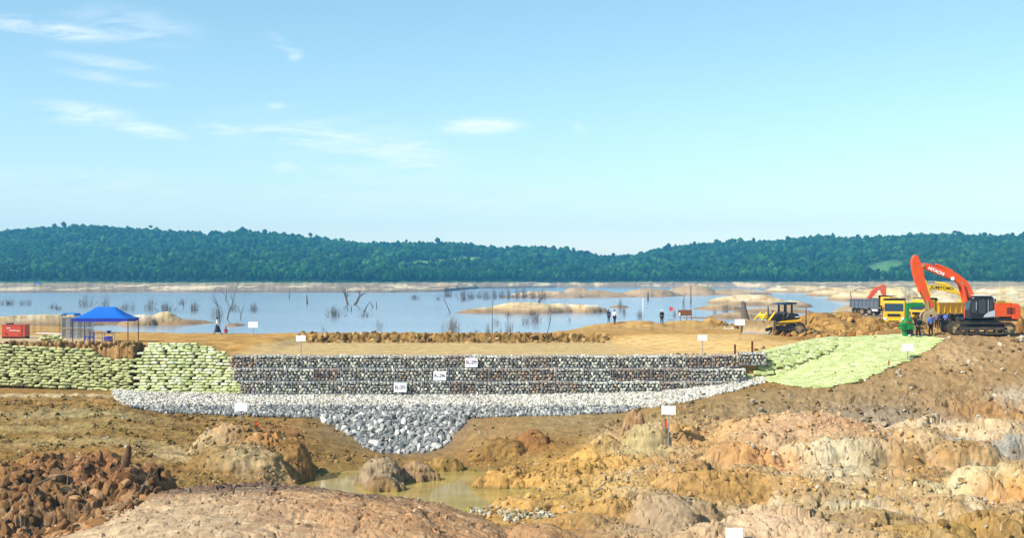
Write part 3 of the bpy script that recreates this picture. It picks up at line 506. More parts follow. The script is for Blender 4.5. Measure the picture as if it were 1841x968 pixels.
# ---------------------------------------------------------------- gabion wall: three tiers of wire baskets
M_wire = mat('galvanised_wire', (.34, .36, .40, 1), .5, var=0, metal=.3)
M_pack_shade = mat('shaded_packed_stone', srgb(60, 56, 50), .95, var=.4, nscale=14, bump=.04, bscale=30)  # inner stone coloured very dark: shade of the gaps painted in
def basket_fill(w, rng, brown):
    P = []; S = []
    nx = int(w/.28)
    for r in range(4):
        for c in range(nx):
            for lay in (0, 1):
                if lay and rng.random() < .4: continue
                P.append(((c+.5+.5*(r % 2)*.8)*w/nx-.04+rng.normal()*.025, .07+.12*lay+rng.normal()*.02, .12+r*.225+rng.normal()*.03)); S.append(rng.uniform(.11, .195))
    for r in range(5):
        for c in range(nx): P.append(((c+.5)*w/nx+rng.normal()*.03, .12+r*.17, .83+rng.normal()*.025)); S.append(rng.uniform(.08, .13))
    P = np.array(P); P[:, 0] = np.clip(P[:, 0], .08, w-.08); S = np.array(S); n = len(P)
    S3 = np.stack([S*rng.uniform(.8, 1.35, n), S*.9, S*rng.uniform(.7, 1.1, n)], 1)
    if brown: C = pal([(196, 160, 126), (168, 138, 108), (212, 190, 160), (196, 190, 170), (146, 128, 108)], n, rng, .2)
    else: C = pal([(218, 214, 192), (190, 190, 172), (236, 230, 210), (200, 178, 146), (150, 148, 132), (248, 242, 224)], n, rng, .18, [.24, .22, .16, .16, .14, .08])
    C = np.where((P[:, 2] > .8)[:, None], np.clip(C*1.3+.06, 0, .85), C)      # top stones of each basket coloured paler, so the ledges stand out
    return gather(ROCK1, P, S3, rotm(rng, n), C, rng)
def bars(segs, r):
    V = []; T = []
    for p, q in segs:
        p = np.array(p, float); q = np.array(q, float); a = q-p; a /= np.linalg.norm(a); u = np.cross(a, (0, 0, 1) if abs(a[2]) < .9 else (1, 0, 0)); u /= np.linalg.norm(u); v = np.cross(a, u); b = len(V)
        for e in (p, q):
            for s, t in ((1, 1), (-1, 1), (-1, -1), (1, -1)): V.append(e+r*(s*u+t*v))
        for i in range(4): j = (i+1) % 4; T.append((b+i, b+j, b+4+j, b+4+i))
        T.append((b+3, b+2, b+1, b)); T.append((b+4, b+5, b+6, b+7))
    return np.array(V), np.array(T)
def make_basket(w, rng, brown):
    root = empty('gabion_basket'); V, T, C = basket_fill(w, rng, brown); mk('stone_fill', V, T, M_stone, root, smooth=False, col=C)
    a, b = .14, .86; z0, z1 = .02, .78; Vb = [(a-.05,a,z0),(w-a+.05,a,z0),(w-a+.05,b,z0),(a-.05,b,z0),(a-.05,a,z1),(w-a+.05,a,z1),(w-a+.05,b,z1),(a-.05,b,z1)]
    mk('shaded_packing', Vb, [(0,3,2,1),(4,5,6,7),(0,1,5,4),(1,2,6,5),(2,3,7,6),(3,0,4,7)], M_pack_shade, root, smooth=False)
    h = .92; e = -.03; fr = [((0,e,0),(w,e,0)),((0,e,h),(w,e,h)),((0,e,0),(0,e,h)),((w,e,0),(w,e,h)),((0,e,h),(0,.95,h)),((w,e,h),(w,.95,h)),((0,.95,h),(w,.95,h)),((w/2,e,0),(w/2,e,h))]
    V, T = bars(fr, .014); mk('frame', V, T, M_wire, root, smooth=False)
    ms = [((x, e-.005, 0), (x, e-.005, h)) for x in np.arange(.12, w, .16)]+[((0, e-.012, z), (w, e-.012, z)) for z in np.arange(.12, h, .16)]+[((x, e, h+.004), (x, .95, h+.004)) for x in np.arange(.12, w, .16)]
    V, T = bars(ms, .0035); mk('wire_mesh', V, T, M_wire, root, smooth=False); return root
rb = np.random.default_rng(3); ORD = ['first','second','third','fourth','fifth','sixth','seventh','eighth','ninth','tenth','eleventh','twelfth','thirteenth','fourteenth','fifteenth','sixteenth','seventeenth','eighteenth','nineteenth','twentieth','twenty-first']
PROTO = {(b, k): None for b in (0, 1) for k in range(5)}
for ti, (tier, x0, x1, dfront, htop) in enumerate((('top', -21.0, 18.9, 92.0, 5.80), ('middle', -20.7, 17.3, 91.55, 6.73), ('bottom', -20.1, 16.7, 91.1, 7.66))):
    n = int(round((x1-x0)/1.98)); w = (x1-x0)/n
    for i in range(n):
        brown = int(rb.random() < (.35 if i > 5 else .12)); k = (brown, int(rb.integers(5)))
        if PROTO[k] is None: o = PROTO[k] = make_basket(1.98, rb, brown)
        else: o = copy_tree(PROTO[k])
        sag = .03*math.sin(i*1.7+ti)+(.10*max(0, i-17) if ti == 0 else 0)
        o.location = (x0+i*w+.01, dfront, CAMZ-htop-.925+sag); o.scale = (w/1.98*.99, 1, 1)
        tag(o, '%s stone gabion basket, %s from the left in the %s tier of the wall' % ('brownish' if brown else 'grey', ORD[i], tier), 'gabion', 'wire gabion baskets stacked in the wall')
# ---------------------------------------------------------------- broken stone at the foot of the wall
def scatter_on_land(x0, x1, d0, d1, n, rng): x = rng.uniform(x0, x1, n); d = rng.uniform(d0, d1, n); z = land(x, d, False); return x, d, z
def apron():
    rng = np.random.default_rng(8); x, d, z = scatter_on_land(-31, 20, 87.8, 92.2, 30000, rng); px, py = proj(x, d, z)
    top = np.interp(px, [200, 225, 440, 1090, 1200, 1340, 1378], [706, 702, 706, 704, 698, 681, 681]); bot = np.interp(px, [200, 212, 232, 300, 1090, 1170, 1250, 1320, 1378], [709, 722, 736, 739, 739, 735, 721, 704, 688])
    k = (py > top) & (py < bot) & (px > 203) & (px < 1376) & (rng.random(len(x)) < .72); x, d, z = x[k], d[k], z[k]; n = len(x); s = rng.uniform(.08, .21, n)
    C = pal([(222, 216, 200), (204, 196, 180), (232, 228, 218), (186, 174, 154), (160, 156, 148)], n, rng, .1, [.32, .24, .2, .14, .1])
    V, T, C2 = gather(ROCK1, np.stack([x, d, z+rng.uniform(.0, .10, n)], 1), np.stack([s*1.15, s, s*.8], 1), rotm(rng, n), C, rng)
    tag(mk('pale_rubble', V, T, M_stone, smooth=False, col=C2), kind='stuff')
    x, d, z = scatter_on_land(-30, 11, 87.6, 88.9, 9000, rng); px, py = proj(x, d, z); bot = np.interp(px, [230, 300, 560, 840, 1000, 1100, 1150], [737, 744, 752, 752, 748, 744, 738]); k = (py > 733) & (py < bot) & (px > 228) & (px < 1150); x, d, z = x[k], d[k], z[k]; n = len(x); s = rng.uniform(.10, .23, n)
    C = pal([(156, 156, 152), (128, 128, 126), (186, 184, 178), (100, 100, 100), (214, 210, 200)], n, rng, .12, [.3, .26, .2, .16, .08])
    V, T, C2 = gather(ROCK1, np.stack([x, d-.05, z+rng.uniform(.0, .12, n)], 1), s, rotm(rng, n), C, rng); tag(mk('grey_rubble', V, T, M_stone, smooth=False, col=C2), kind='stuff'); print('apron', n)
apron()
def in_poly(px, py, poly):
    c = np.zeros(len(px), bool); j = len(poly)-1
    for i in range(len(poly)):
        xi, yi = poly[i]; xj, yj = poly[j]; c ^= ((yi > py) != (yj > py)) & (px < (xj-xi)*(py-yi)/(yj-yi+1e-9)+xi); j = i
    return c
def chute():
    rng = np.random.default_rng(12); poly = [(556, 748), (842, 748), (834, 764), (818, 782), (806, 800), (776, 813), (730, 818), (684, 816), (654, 806), (632, 786), (600, 768)]
    x, d, z = scatter_on_land(-15, -2, 80, 88.8, 9000, rng); px, py = proj(x, d, z); k = in_poly(px, py, poly); x, d, z = x[k], d[k], z[k]
    # smaller grey stone fills the gaps
    n = min(len(x), 2600); s = rng.uniform(.07, .15, n); C = pal([(156, 154, 150), (130, 128, 124), (184, 180, 174)], n, rng, .12)
    V, T, C2 = gather(ROCK1, np.stack([x[:n], d[:n], z[:n]+.03], 1), s, rotm(rng, n), C, rng); tag(mk('chute_rubble', V, T, M_stone, smooth=False, col=C2), kind='stuff')
    got = []
    for a, b, c in zip(x, d, z):
        if all((a-g[0])**2+(b-g[1])**2 > .36**2 for g in got): got.append((a, b, c))
        if len(got) >= 290: break
    ms = []
    for q in range(14):
        V, T = ROCK2[q % 10]; C = np.repeat(pal([(182, 180, 174), (154, 154, 150), (208, 204, 196), (230, 226, 214)], 1, rng, .1), len(V), 0); o = mk('riprap_boulder', V, T, M_stone, smooth=False, col=C); ms.append(o)
    for i, (a, b, c) in enumerate(got):
        o = ms[i] if i < len(ms) else ms[i % 14].copy()
        if i >= len(ms): COL.objects.link(o)
        s = rng.uniform(.2, .38); o.location = (a, b, c+s*.35); o.scale = (s*1.1, s, s*.85); o.rotation_euler = tuple(rng.uniform(-3, 3, 3))
        tag(o, 'grey angular boulder lying in the funnel of riprap below the gabion wall', 'boulder', 'grey riprap boulders in the funnel below the wall')
    print('boulders', len(got))
chute()
# loose stones and clods over the slopes
def in_box(px, py, a, b, c, e): return (px > a) & (px < b) & (py > c) & (py < e)
def litter():
    rng = np.random.default_rng(31)
    def put(name, n0, x0, x1, d0, d1, smin, smax, cols, shapes, test=None, power=3.0, sink=.2, clump=None):
        x, d, z = scatter_on_land(x0, x1, d0, d1, n0, rng); z = land(x, d)
        px, py = proj(x, d, z); k = (px > -60) & (px < 1900) & (z > POOL-.05)
        if test is not None: k &= test(px, py, x, d)
        if clump: k &= fbm(x/clump, d/clump, 3, len(name)*7, .6) > .1
        x, d, z = x[k], d[k], z[k]; n = len(x); s = smin+(smax-smin)*rng.random(n)**power
        if not n: return
        V, T, C2 = gather(shapes, np.stack([x, d, z+s*(.5-sink)], 1), np.stack([s*1.1, s, s*.75], 1), rotm(rng, n), (pal(cols, n, rng, .15) if cols else np.clip(ground_color(x, d, z)*(1+.22*rng.normal(size=(n, 1))), .01, .8)), rng)
        tag(mk(name, V, T, M_stone if 'stone' in name else M_clod, smooth=False, col=C2), kind='stuff'); print(name, n)
    put('loose_stones', 9000, -38, 40, 56, 91, .025, .15, [(190, 176, 150), (150, 130, 100), (214, 206, 190), (120, 100, 76), (166, 140, 96)], ROCK1, lambda px, py, x, d: ~((px > 540) & (px < 850) & (py > 740) & (py < 830)), 4, clump=2.5)
    put('earth_clods', 5200, -27, -13, 54, 72, .05, .55, [(160, 116, 74), (138, 100, 64), (180, 138, 96), (112, 84, 56), (150, 104, 66)], ROCK2, lambda px, py, x, d: (fbm(x/1.3, d/1.1, 3, 61) > -.12) & ((px < 320) & (py > 812) & (py < 1010) & (px+(py-860)*1.6 < 330)), 3.4, .62)
    put('knoll_clods', 4200, -21, 14, 60, 84, .04, .30, None, ROCK2, lambda px, py, x, d: (in_box(px, py, 330, 570, 760, 880) | in_box(px, py, 630, 790, 820, 885) | in_box(px, py, 830, 1260, 735, 950)), 4, .5)
    put('ledge_clods', 6500, 6, 30, 52, 87, .035, .34, None, ROCK2, lambda px, py, x, d: px > 1180, 5, .45, clump=1.6)
    put('hump_crumbs', 3000, -22, 3, 48, 66, .02, .12, None, ROCK1, lambda px, py, x, d: (px > 150) & (px < 960) & (py > 865), 4, .4)
    put('bench_clods', 9000, -38, -10, 72, 90, .03, .17, [(140, 112, 62), (120, 94, 52), (160, 130, 80)], CLOD, lambda px, py, x, d: px < 660, 3, clump=2)
    put('bank_clods', 600, -20, 9, 113.8, 116.8, .06, .32, [(150, 118, 68), (118, 88, 48), (196, 164, 112)], CLOD, None, 4, .5)
    put('rim_clods', 900, -39, -27, 93.9, 96.5, .05, .30, [(176, 136, 84), (130, 96, 58), (190, 152, 100)], CLOD, lambda px, py, x, d: px < 255, 2)
    put('slope_clods', 4500, 12, 42, 82, 97, .03, .24, [(140, 112, 74), (122, 98, 66), (170, 144, 104), (196, 184, 160)], CLOD, lambda px, py, x, d: ~in_poly(px, py, [(1330, 640), (1400, 620), (1560, 600), (1700, 605), (1710, 615), (1600, 672), (1470, 706), (1340, 690)]), 4, clump=1.8)
    put('rock_rubble_stones', 5000, -5, 6, 60, 70, .05, .2, [(190, 180, 150), (150, 140, 110), (206, 196, 170), (170, 130, 70)], ROCK1, lambda px, py, x, d: (np.abs(py-(905+(px-800)*.16)) < 12+6*np.sin(px/9)) & (px > 780) & (px < 1090), 2)
    put('gully_stones', 3200, 14, 34, 60, 84, .04, .22, [(200, 160, 90), (170, 130, 70), (200, 190, 160), (150, 120, 80)], ROCK1, lambda px, py, x, d: (np.abs(fbm(x/4, d/2.5, 3, 911)) < .10), 2.5)
    put('machine_yard_clods', 1800, 24, 46, 104, 150, .08, .45, [(170, 126, 66), (140, 98, 50), (190, 150, 90)], CLOD, None, 3, clump=3)
M_clod = mat('earth_clod', attr=True, rough=.95, var=.25, nscale=7, bump=.04, bscale=14, spec=.1)
litter()
# ---------------------------------------------------------------- sandbags
def bag_mesh(rng):
    nu, nv = 14, 10; V = []
    for i in range(nu+1):
        t = -1+2*i/nu; e = (1-abs(t)**5)**.5
        for j in range(nv):
            a = 2*math.pi*j/nv; c, s = math.cos(a), math.sin(a)
            V.append((t*.31, np.sign(c)*abs(c)**.7*.17*(.75+.25*e)*e**.4, np.sign(s)*abs(s)**.8*.085*e))
    V = np.array(V); V += np.array([0, 0, 1])*(.012*pn(V[:, 0]*9+rng.uniform(0, 99), V[:, 1]*9))[:, None]; V[:, 2] -= .05*(V[:, 0]/.31)**2*rng.uniform(-.3, .8); V[:, 1] += .03*np.sin(V[:, 0]*6+rng.uniform(0, 6))
    V = np.nan_to_num(V); T = []
    for i in range(nu):
        for j in range(nv): k = (j+1) % nv; T.append((i*nv+j, i*nv+k, (i+1)*nv+k, (i+1)*nv+j))
    return V, np.array(T)
BAGS = [bag_mesh(rg) for _ in range(10)]
M_bag = mat('woven_sandbag', srgb(206, 208, 150), .8, var=.16, nscale=6, bump=.006, bscale=60, randv=.10, spec=.2, grime=.5, grime_col=srgb(150, 152, 84))
M_bags = mat('woven_sandbag_bulk', attr=True, rough=.8, var=.12, nscale=6, bump=.006, bscale=60, spec=.2)
BAGCOL = [(208, 210, 154), (198, 202, 142), (216, 218, 170), (186, 192, 128), (220, 222, 190)]
def sandbags():
    rng = np.random.default_rng(17); protos = []; n_ind = 0; rest = []
    left = []; nr = 15
    for r in range(nr):
        for px in np.arange(-14, 243, 13.6):
            p = px+7*(r % 2)+rng.normal()*2.2
            if p > 241: continue
            hb = np.interp(p, [0, 240], [8.15, 8.62]); ht = np.interp(p, [0, 170, 186, 240], [5.2, 5.25, 6.05, 6.2]); z = CAMZ-hb+.11+r*.202
            if z > CAMZ-ht+.05: continue
            d = 93.45+r*.045+rng.normal()*.05; left.append((r, X(p, d), d, z+.03*math.sin(p/17+r*.4)+rng.normal()*.015))
    for (r, x, d, z) in left:
        nm = 'bottom' if r == 0 else ORD[r]
        lab = 'pale green sandbag in the %s course up of the left stacked wall below the canopy' % (ORD[r]) if r else 'pale green sandbag in the lowest course of the left stacked wall below the canopy'
        rest.append((lab, x, d, z, rng.normal()*.05, 0, 'sandbags stacked in the left wall'))
    nl = len(rest); rows = 19; fan = []
    for r in range(rows):
        t = r/(rows-1); pl = np.interp(t, [0, .3, .6, .8, 1], [246, 248, 247, 254, 272]); pr = np.interp(t, [0, .12, .3, .5, .7, .85, 1], [442, 437, 424, 418, 412, 404, 352]); d = np.interp(t, [0, .5, .8, 1], [91.5, 93.1, 94.8, 96.4]); h = np.interp(t, [0, .5, .8, 1], [8.78, 6.95, 5.75, 5.22])
        for px in np.arange(pl, pr, 13.0):
            p = px+6.5*(r % 2)+rng.normal()*2.0; hh = h+.25*max(0, (p-340)/100)*t; fan.append((r, X(p, d), d+rng.normal()*.05, CAMZ-hh+.04+rng.normal()*.015, rng.normal()*.12, t))
    quota = 300-nl; bulk = []
    for (r, x, d, z, a, t) in fan:
        if quota > 0 and r < 8: rest.append(('pale green sandbag in the %s course up of the fan-shaped stack beside the gabion wall' % ORD[r], x, d, z, a, 0, 'sandbags in the lower fan-shaped stack')); quota -= 1
        else: bulk.append((x, d, z, a, 0))
    for i, (lab, x, d, z, a, tilt, grp) in enumerate(rest):
        if i < 10: o = mk('sandbag', *BAGS[i], M_bag); protos.append(o)
        else: o = protos[int(rng.integers(10))].copy(); COL.objects.link(o)
        o.location = (x, d, z); o.rotation_euler = (rng.normal()*.12-.12, rng.normal()*.10, a+rng.normal()*.10); s = rng.uniform(.9, 1.12); o.scale = (s*rng.uniform(.84, 1.08), s*1.5, s*rng.uniform(1.1, 1.35)); tag(o, lab, 'sandbag', grp)
    P = [(b[0], b[1], b[2]) for b in bulk]; A = [b[3] for b in bulk]; nb = len(P); Rm = rotm(rng, nb, True); a = np.array(A); Rm[:, 0, 0] = np.cos(a); Rm[:, 0, 1] = -np.sin(a); Rm[:, 1, 0] = np.sin(a); Rm[:, 1, 1] = np.cos(a)
    V1, T1, C1 = gather(BAGS, np.array(P), np.stack([rng.uniform(.86, 1.1, nb), np.full(nb, 1.6), rng.uniform(1.15, 1.4, nb)], 1), Rm, pal(BAGCOL, nb, rng, .05), rng)
    # bags laid over the right-hand slope
    poly = [(1338, 655), (1346, 642), (1400, 629), (1470, 613), (1560, 606), (1640, 603), (1696, 611), (1650, 642), (1600, 663), (1540, 689), (1470, 701), (1400, 691), (1338, 683)]
    pts = []
    for d in np.arange(87.5, 99.5, .27):
        for x in np.arange(X(1325, d), X(1710, d), .50): pts.append((x+.25*(int(d/.27) % 2)+rng.normal()*.04, d+rng.normal()*.03))
    pts = np.array(pts); x, d = pts.T; z = land(x, d, False); px, py = proj(x, d, z); k = in_poly(px, py, poly); x, d, z = x[k], d[k], z[k]; e = .3
    nx = -(land(x+e, d, False)-land(x-e, d, False))/(2*e); ny = -(land(x, d+e, False)-land(x, d-e, False))/(2*e); N_ = np.stack([nx, ny, np.ones(len(x))], 1); N_ /= np.linalg.norm(N_, axis=1)[:, None]
    ax = np.tile([1., .0, 0.], (len(x), 1)); ax[:, 1] += .10*rng.normal(size=len(x)); ax -= (ax*N_).sum(1)[:, None]*N_; ax /= np.linalg.norm(ax, axis=1)[:, None]; ay = np.cross(N_, ax); Rm = np.stack([ax, ay, N_], -1)
    px, py = proj(x, d, z); lobe = (py < 690-(px-1340)*.36) & (px < 1500); th = np.where(lobe, 1.2, .85); lift = np.where(lobe, .15, .06); C = pal([(198, 205, 144), (192, 200, 136), (205, 211, 154), (184, 194, 124)], len(x), rng, .05)*np.where(lobe, .96, 1.0)[:, None]
    V2, T2, C2 = gather(BAGS, np.stack([x, d, z], 1)+N_*(lift+rng.normal(size=len(x))*.014)[:, None], np.stack([np.full(len(x), 1.06), np.full(len(x), 1.12), th], 1), Rm, C, rng)
    tag(mk('sandbag_cover', np.concatenate([V1, V2]), np.concatenate([T1, T2+len(V1)]), M_bags, col=np.concatenate([C1, C2])), kind='stuff'); print('bags', len(rest), len(x)+nb)
sandbags()
# ---------------------------------------------------------------- mesh builder for made things (local x right, y away, z up)
class MB:
    def __init__(s): s.bm = bmesh.new()
    def box(s, x0, x1, y0, y1, z0, z1, bev=0, rot=None, about=None):
        M = Matrix.Translation(((x0+x1)/2, (y0+y1)/2, (z0+z1)/2)) @ Matrix.Diagonal((x1-x0, y1-y0, z1-z0, 1)); r = bmesh.ops.create_cube(s.bm, size=1, matrix=M)
        vs = r['verts']
        if bev:
            es = list({e for v in vs for e in v.link_edges}); q = bmesh.ops.bevel(s.bm, geom=es, offset=bev, segments=2, affect='EDGES', profile=.6); vs = q['verts'] if not rot else vs
        if rot: bmesh.ops.rotate(s.bm, verts=[v for v in vs if v.is_valid], cent=about or ((x0+x1)/2, (y0+y1)/2, (z0+z1)/2), matrix=Euler(rot).to_matrix())
        return s
    def prism(s, prof, y0, y1, bev=0):
        """outline in x,z swept from y0 to y1"""
        a = [s.bm.verts.new((x, y0, z)) for x, z in prof]; b = [s.bm.verts.new((x, y1, z)) for x, z in prof]; n = len(prof)
        fs = [s.bm.faces.new(a), s.bm.faces.new(b[::-1])]
        for i in range(n): j = (i+1) % n; fs.append(s.bm.faces.new((a[j], a[i], b[i], b[j])))
        bmesh.ops.recalc_face_normals(s.bm, faces=fs)
        if bev:
            es = list({e for f in fs[:2] for e in f.edges}); bmesh.ops.bevel(s.bm, geom=es, offset=bev, segments=1, affect='EDGES')
        return s
    def tube(s, p, q, r, r2=None, n=12):
        p = Vector(p); q = Vector(q); a = q-p; M = Matrix.Translation((p+q)/2) @ a.to_track_quat('Z', 'Y').to_matrix().to_4x4()
        bmesh.ops.create_cone(s.bm, cap_ends=True, segments=n, radius1=r, radius2=r if r2 is None else r2, depth=a.length, matrix=M); return s
    def ball(s, p, r, sc=(1, 1, 1), n=12):
        bmesh.ops.create_uvsphere(s.bm, u_segments=n, v_segments=n//2+2, radius=r, matrix=Matrix.Translation(p) @ Matrix.Diagonal((*sc, 1))); return s
    def wheel(s, c, r, w, n=24): return s.tube((c[0], c[1]-w/2, c[2]), (c[0], c[1]+w/2, c[2]), r, n=n)
    def build(s, name, m, parent=None, smooth=False, loc=None):
        me = bpy.data.meshes.new(name); s.bm.to_mesh(me); s.bm.free(); me.materials.append(m)
        if smooth: me.polygons.foreach_set('use_smooth', np.ones(len(me.polygons), bool))
        o = bpy.data.objects.new(name, me); COL.objects.link(o)
        if parent: o.parent = parent
        if loc is not None: o.location = loc
        return o
def thing(name, label, cat, loc, rz=0, group=None): return tag(empty(name, loc, rz), label, cat, group)
def at(px, d, dz=0): x = X(px, d); return (x, d, gz(x, d)+dz)
def lettering(text, size, m, parent, loc, rot=(math.pi/2, 0, 0), name='lettering', bold=.02, ext=.01):
    cu = bpy.data.curves.new('t', 'FONT'); cu.body = text; cu.size = size; cu.align_x = 'CENTER'; cu.align_y = 'CENTER'; cu.extrude = ext; cu.offset = bold*size
    t = bpy.data.objects.new('t', cu); COL.objects.link(t); bpy.context.view_layer.update(); me = bpy.data.meshes.new_from_object(t.evaluated_get(bpy.context.evaluated_depsgraph_get()))
    bpy.data.objects.remove(t); bpy.data.curves.remove(cu); me.materials.clear(); me.materials.append(m); me.name = name
    o = bpy.data.objects.new(name, me); COL.objects.link(o); o.parent = parent; o.location = loc; o.rotation_euler = rot; return o
def paint(name, c, grime=.5, rough=.48): return mat(name, c, rough, var=.10, nscale=1.5, bump=.002, bscale=12, spec=.45, grime=grime, grime_col=srgb(150, 112, 70))
M_orange = paint('orange_paint', srgb(240, 84, 22)); M_orange2 = paint('faded_orange_paint', srgb(232, 96, 50)); M_yellow = paint('yellow_paint', srgb(250, 190, 8), .22); M_yellow2 = paint('pale_yellow_paint', srgb(248, 206, 30), .2)
M_black = mat('dark_paint', srgb(34, 36, 44), .45, var=.15, grime=.3, grime_col=srgb(110, 90, 66)); M_rubber = mat('tyre_rubber', srgb(42, 40, 40), .9, var=.2, grime=.6, grime_col=srgb(130, 104, 74))
M_track = mat('track_steel', srgb(74, 68, 62), .7, var=.3, nscale=5, grime=.6, grime_col=srgb(150, 122, 84)); M_dusty = mat('dusty_steel', srgb(176, 152, 114), .8, var=.25, nscale=2, bump=.01, bscale=9)
M_glass = mat('dark_glass', (.02, .035, .05, 1), .06, var=0, spec=.6); M_silver = mat('silver_paint', srgb(196, 202, 212), .4, var=.05); M_white = mat('white_paint', (.80, .80, .80, 1), .5, var=.04, nscale=2)
M_slate = paint('slate_grey_paint', srgb(96, 106, 120), .25); M_green = paint('green_paint', srgb(0, 132, 58), .12); M_chrome = mat('cylinder_rod', (.6, .6, .62, 1), .25, var=0, metal=1)
M_steel = mat('grey_post_steel', srgb(150, 154, 160), .5, var=.1); M_ink = mat('sign_ink', srgb(96, 12, 96), .7, var=0); M_dark_ink = mat('dark_lettering', srgb(60, 52, 20), .6, var=0)
M_board = mat('white_board', (.86, .87, .9, 1), .5, var=.02); M_rust = mat('rusty_iron', srgb(110, 66, 42), .9, var=.35, nscale=8); M_wood = mat('brown_timber', srgb(140, 92, 56), .85, var=.3, nscale=4)
M_dead = mat('dead_wood', srgb(112, 98, 90), .95, var=.35, nscale=4, bump=.02); M_dead2 = mat('bleached_wood', srgb(140, 124, 106), .95, var=.3, nscale=4, bump=.02)
# ---------------------------------------------------------------- tracks
def track(parent, x0, x1, h, y0, y1, drive_left=False, mat_=M_track, name='track'):
    r = h/2; n = 16; L_ = []
    for i in range(n+1): a = -math.pi/2+math.pi*i/n; L_.append((x1-r+r*math.cos(a), r+r*math.sin(a)))
    for i in range(n+1): a = math.pi/2+math.pi*i/n; L_.append((x0+r+r*math.cos(a), r+r*math.sin(a)))
    m = MB(); th = h*.11; inn = []
    pts = [Vector((a, b)) for a, b in L_]; c = Vector(((x0+x1)/2, r))
    P = L_+[L_[0]]; tot = sum((Vector(P[i+1])-Vector(P[i])).length for i in range(len(P)-1)); k = int(tot/(h*.17)); step = tot/k
    dist = 0; seg = 0; acc = 0
    for i in range(k):                                  # track shoes
        t = i*step
        while acc+(Vector(P[seg+1])-Vector(P[seg])).length < t: acc += (Vector(P[seg+1])-Vector(P[seg])).length; seg += 1
        a, b = Vector(P[seg]), Vector(P[seg+1]); q = a+(b-a)*((t-acc)/(b-a).length); ang = math.atan2((b-a).y, (b-a).x)
        m.box(q.x-step*.44, q.x+step*.44, y0, y1, q.y-th*.4, q.y+th*.4, rot=(0, -ang, 0)); m.box(q.x-step*.06, q.x+step*.06, y0, y1, q.y-th*.8, q.y+th*.8, rot=(0, -ang, 0))
    tk = m.build(name, mat_, parent)
    w = (y1-y0); fr = MB(); fr.box(x0+r*1.1, x1-r*1.1, y0+w*.25, y1-w*.25, r*.65, r*1.25, .03); fr.build('track_frame', M_track, tk)
    for xx, nm in ((x0+r, 'idler' if not drive_left else 'sprocket'), (x1-r, 'sprocket' if not drive_left else 'idler')):
        q = MB(); q.wheel((xx, (y0+y1)/2, r), r*.82, w*.5); q.wheel((xx, (y0+y1)/2, r), r*.36, w*.9); q.build(nm, M_dusty, tk)
    nr_ = 6
    for i in range(nr_): MB().wheel((x0+r*1.5+(x1-x0-3*r)*i/(nr_-1), (y0+y1)/2, r*.34), r*.26, w*.7, 12).build('roller', M_track, tk)
    return tk
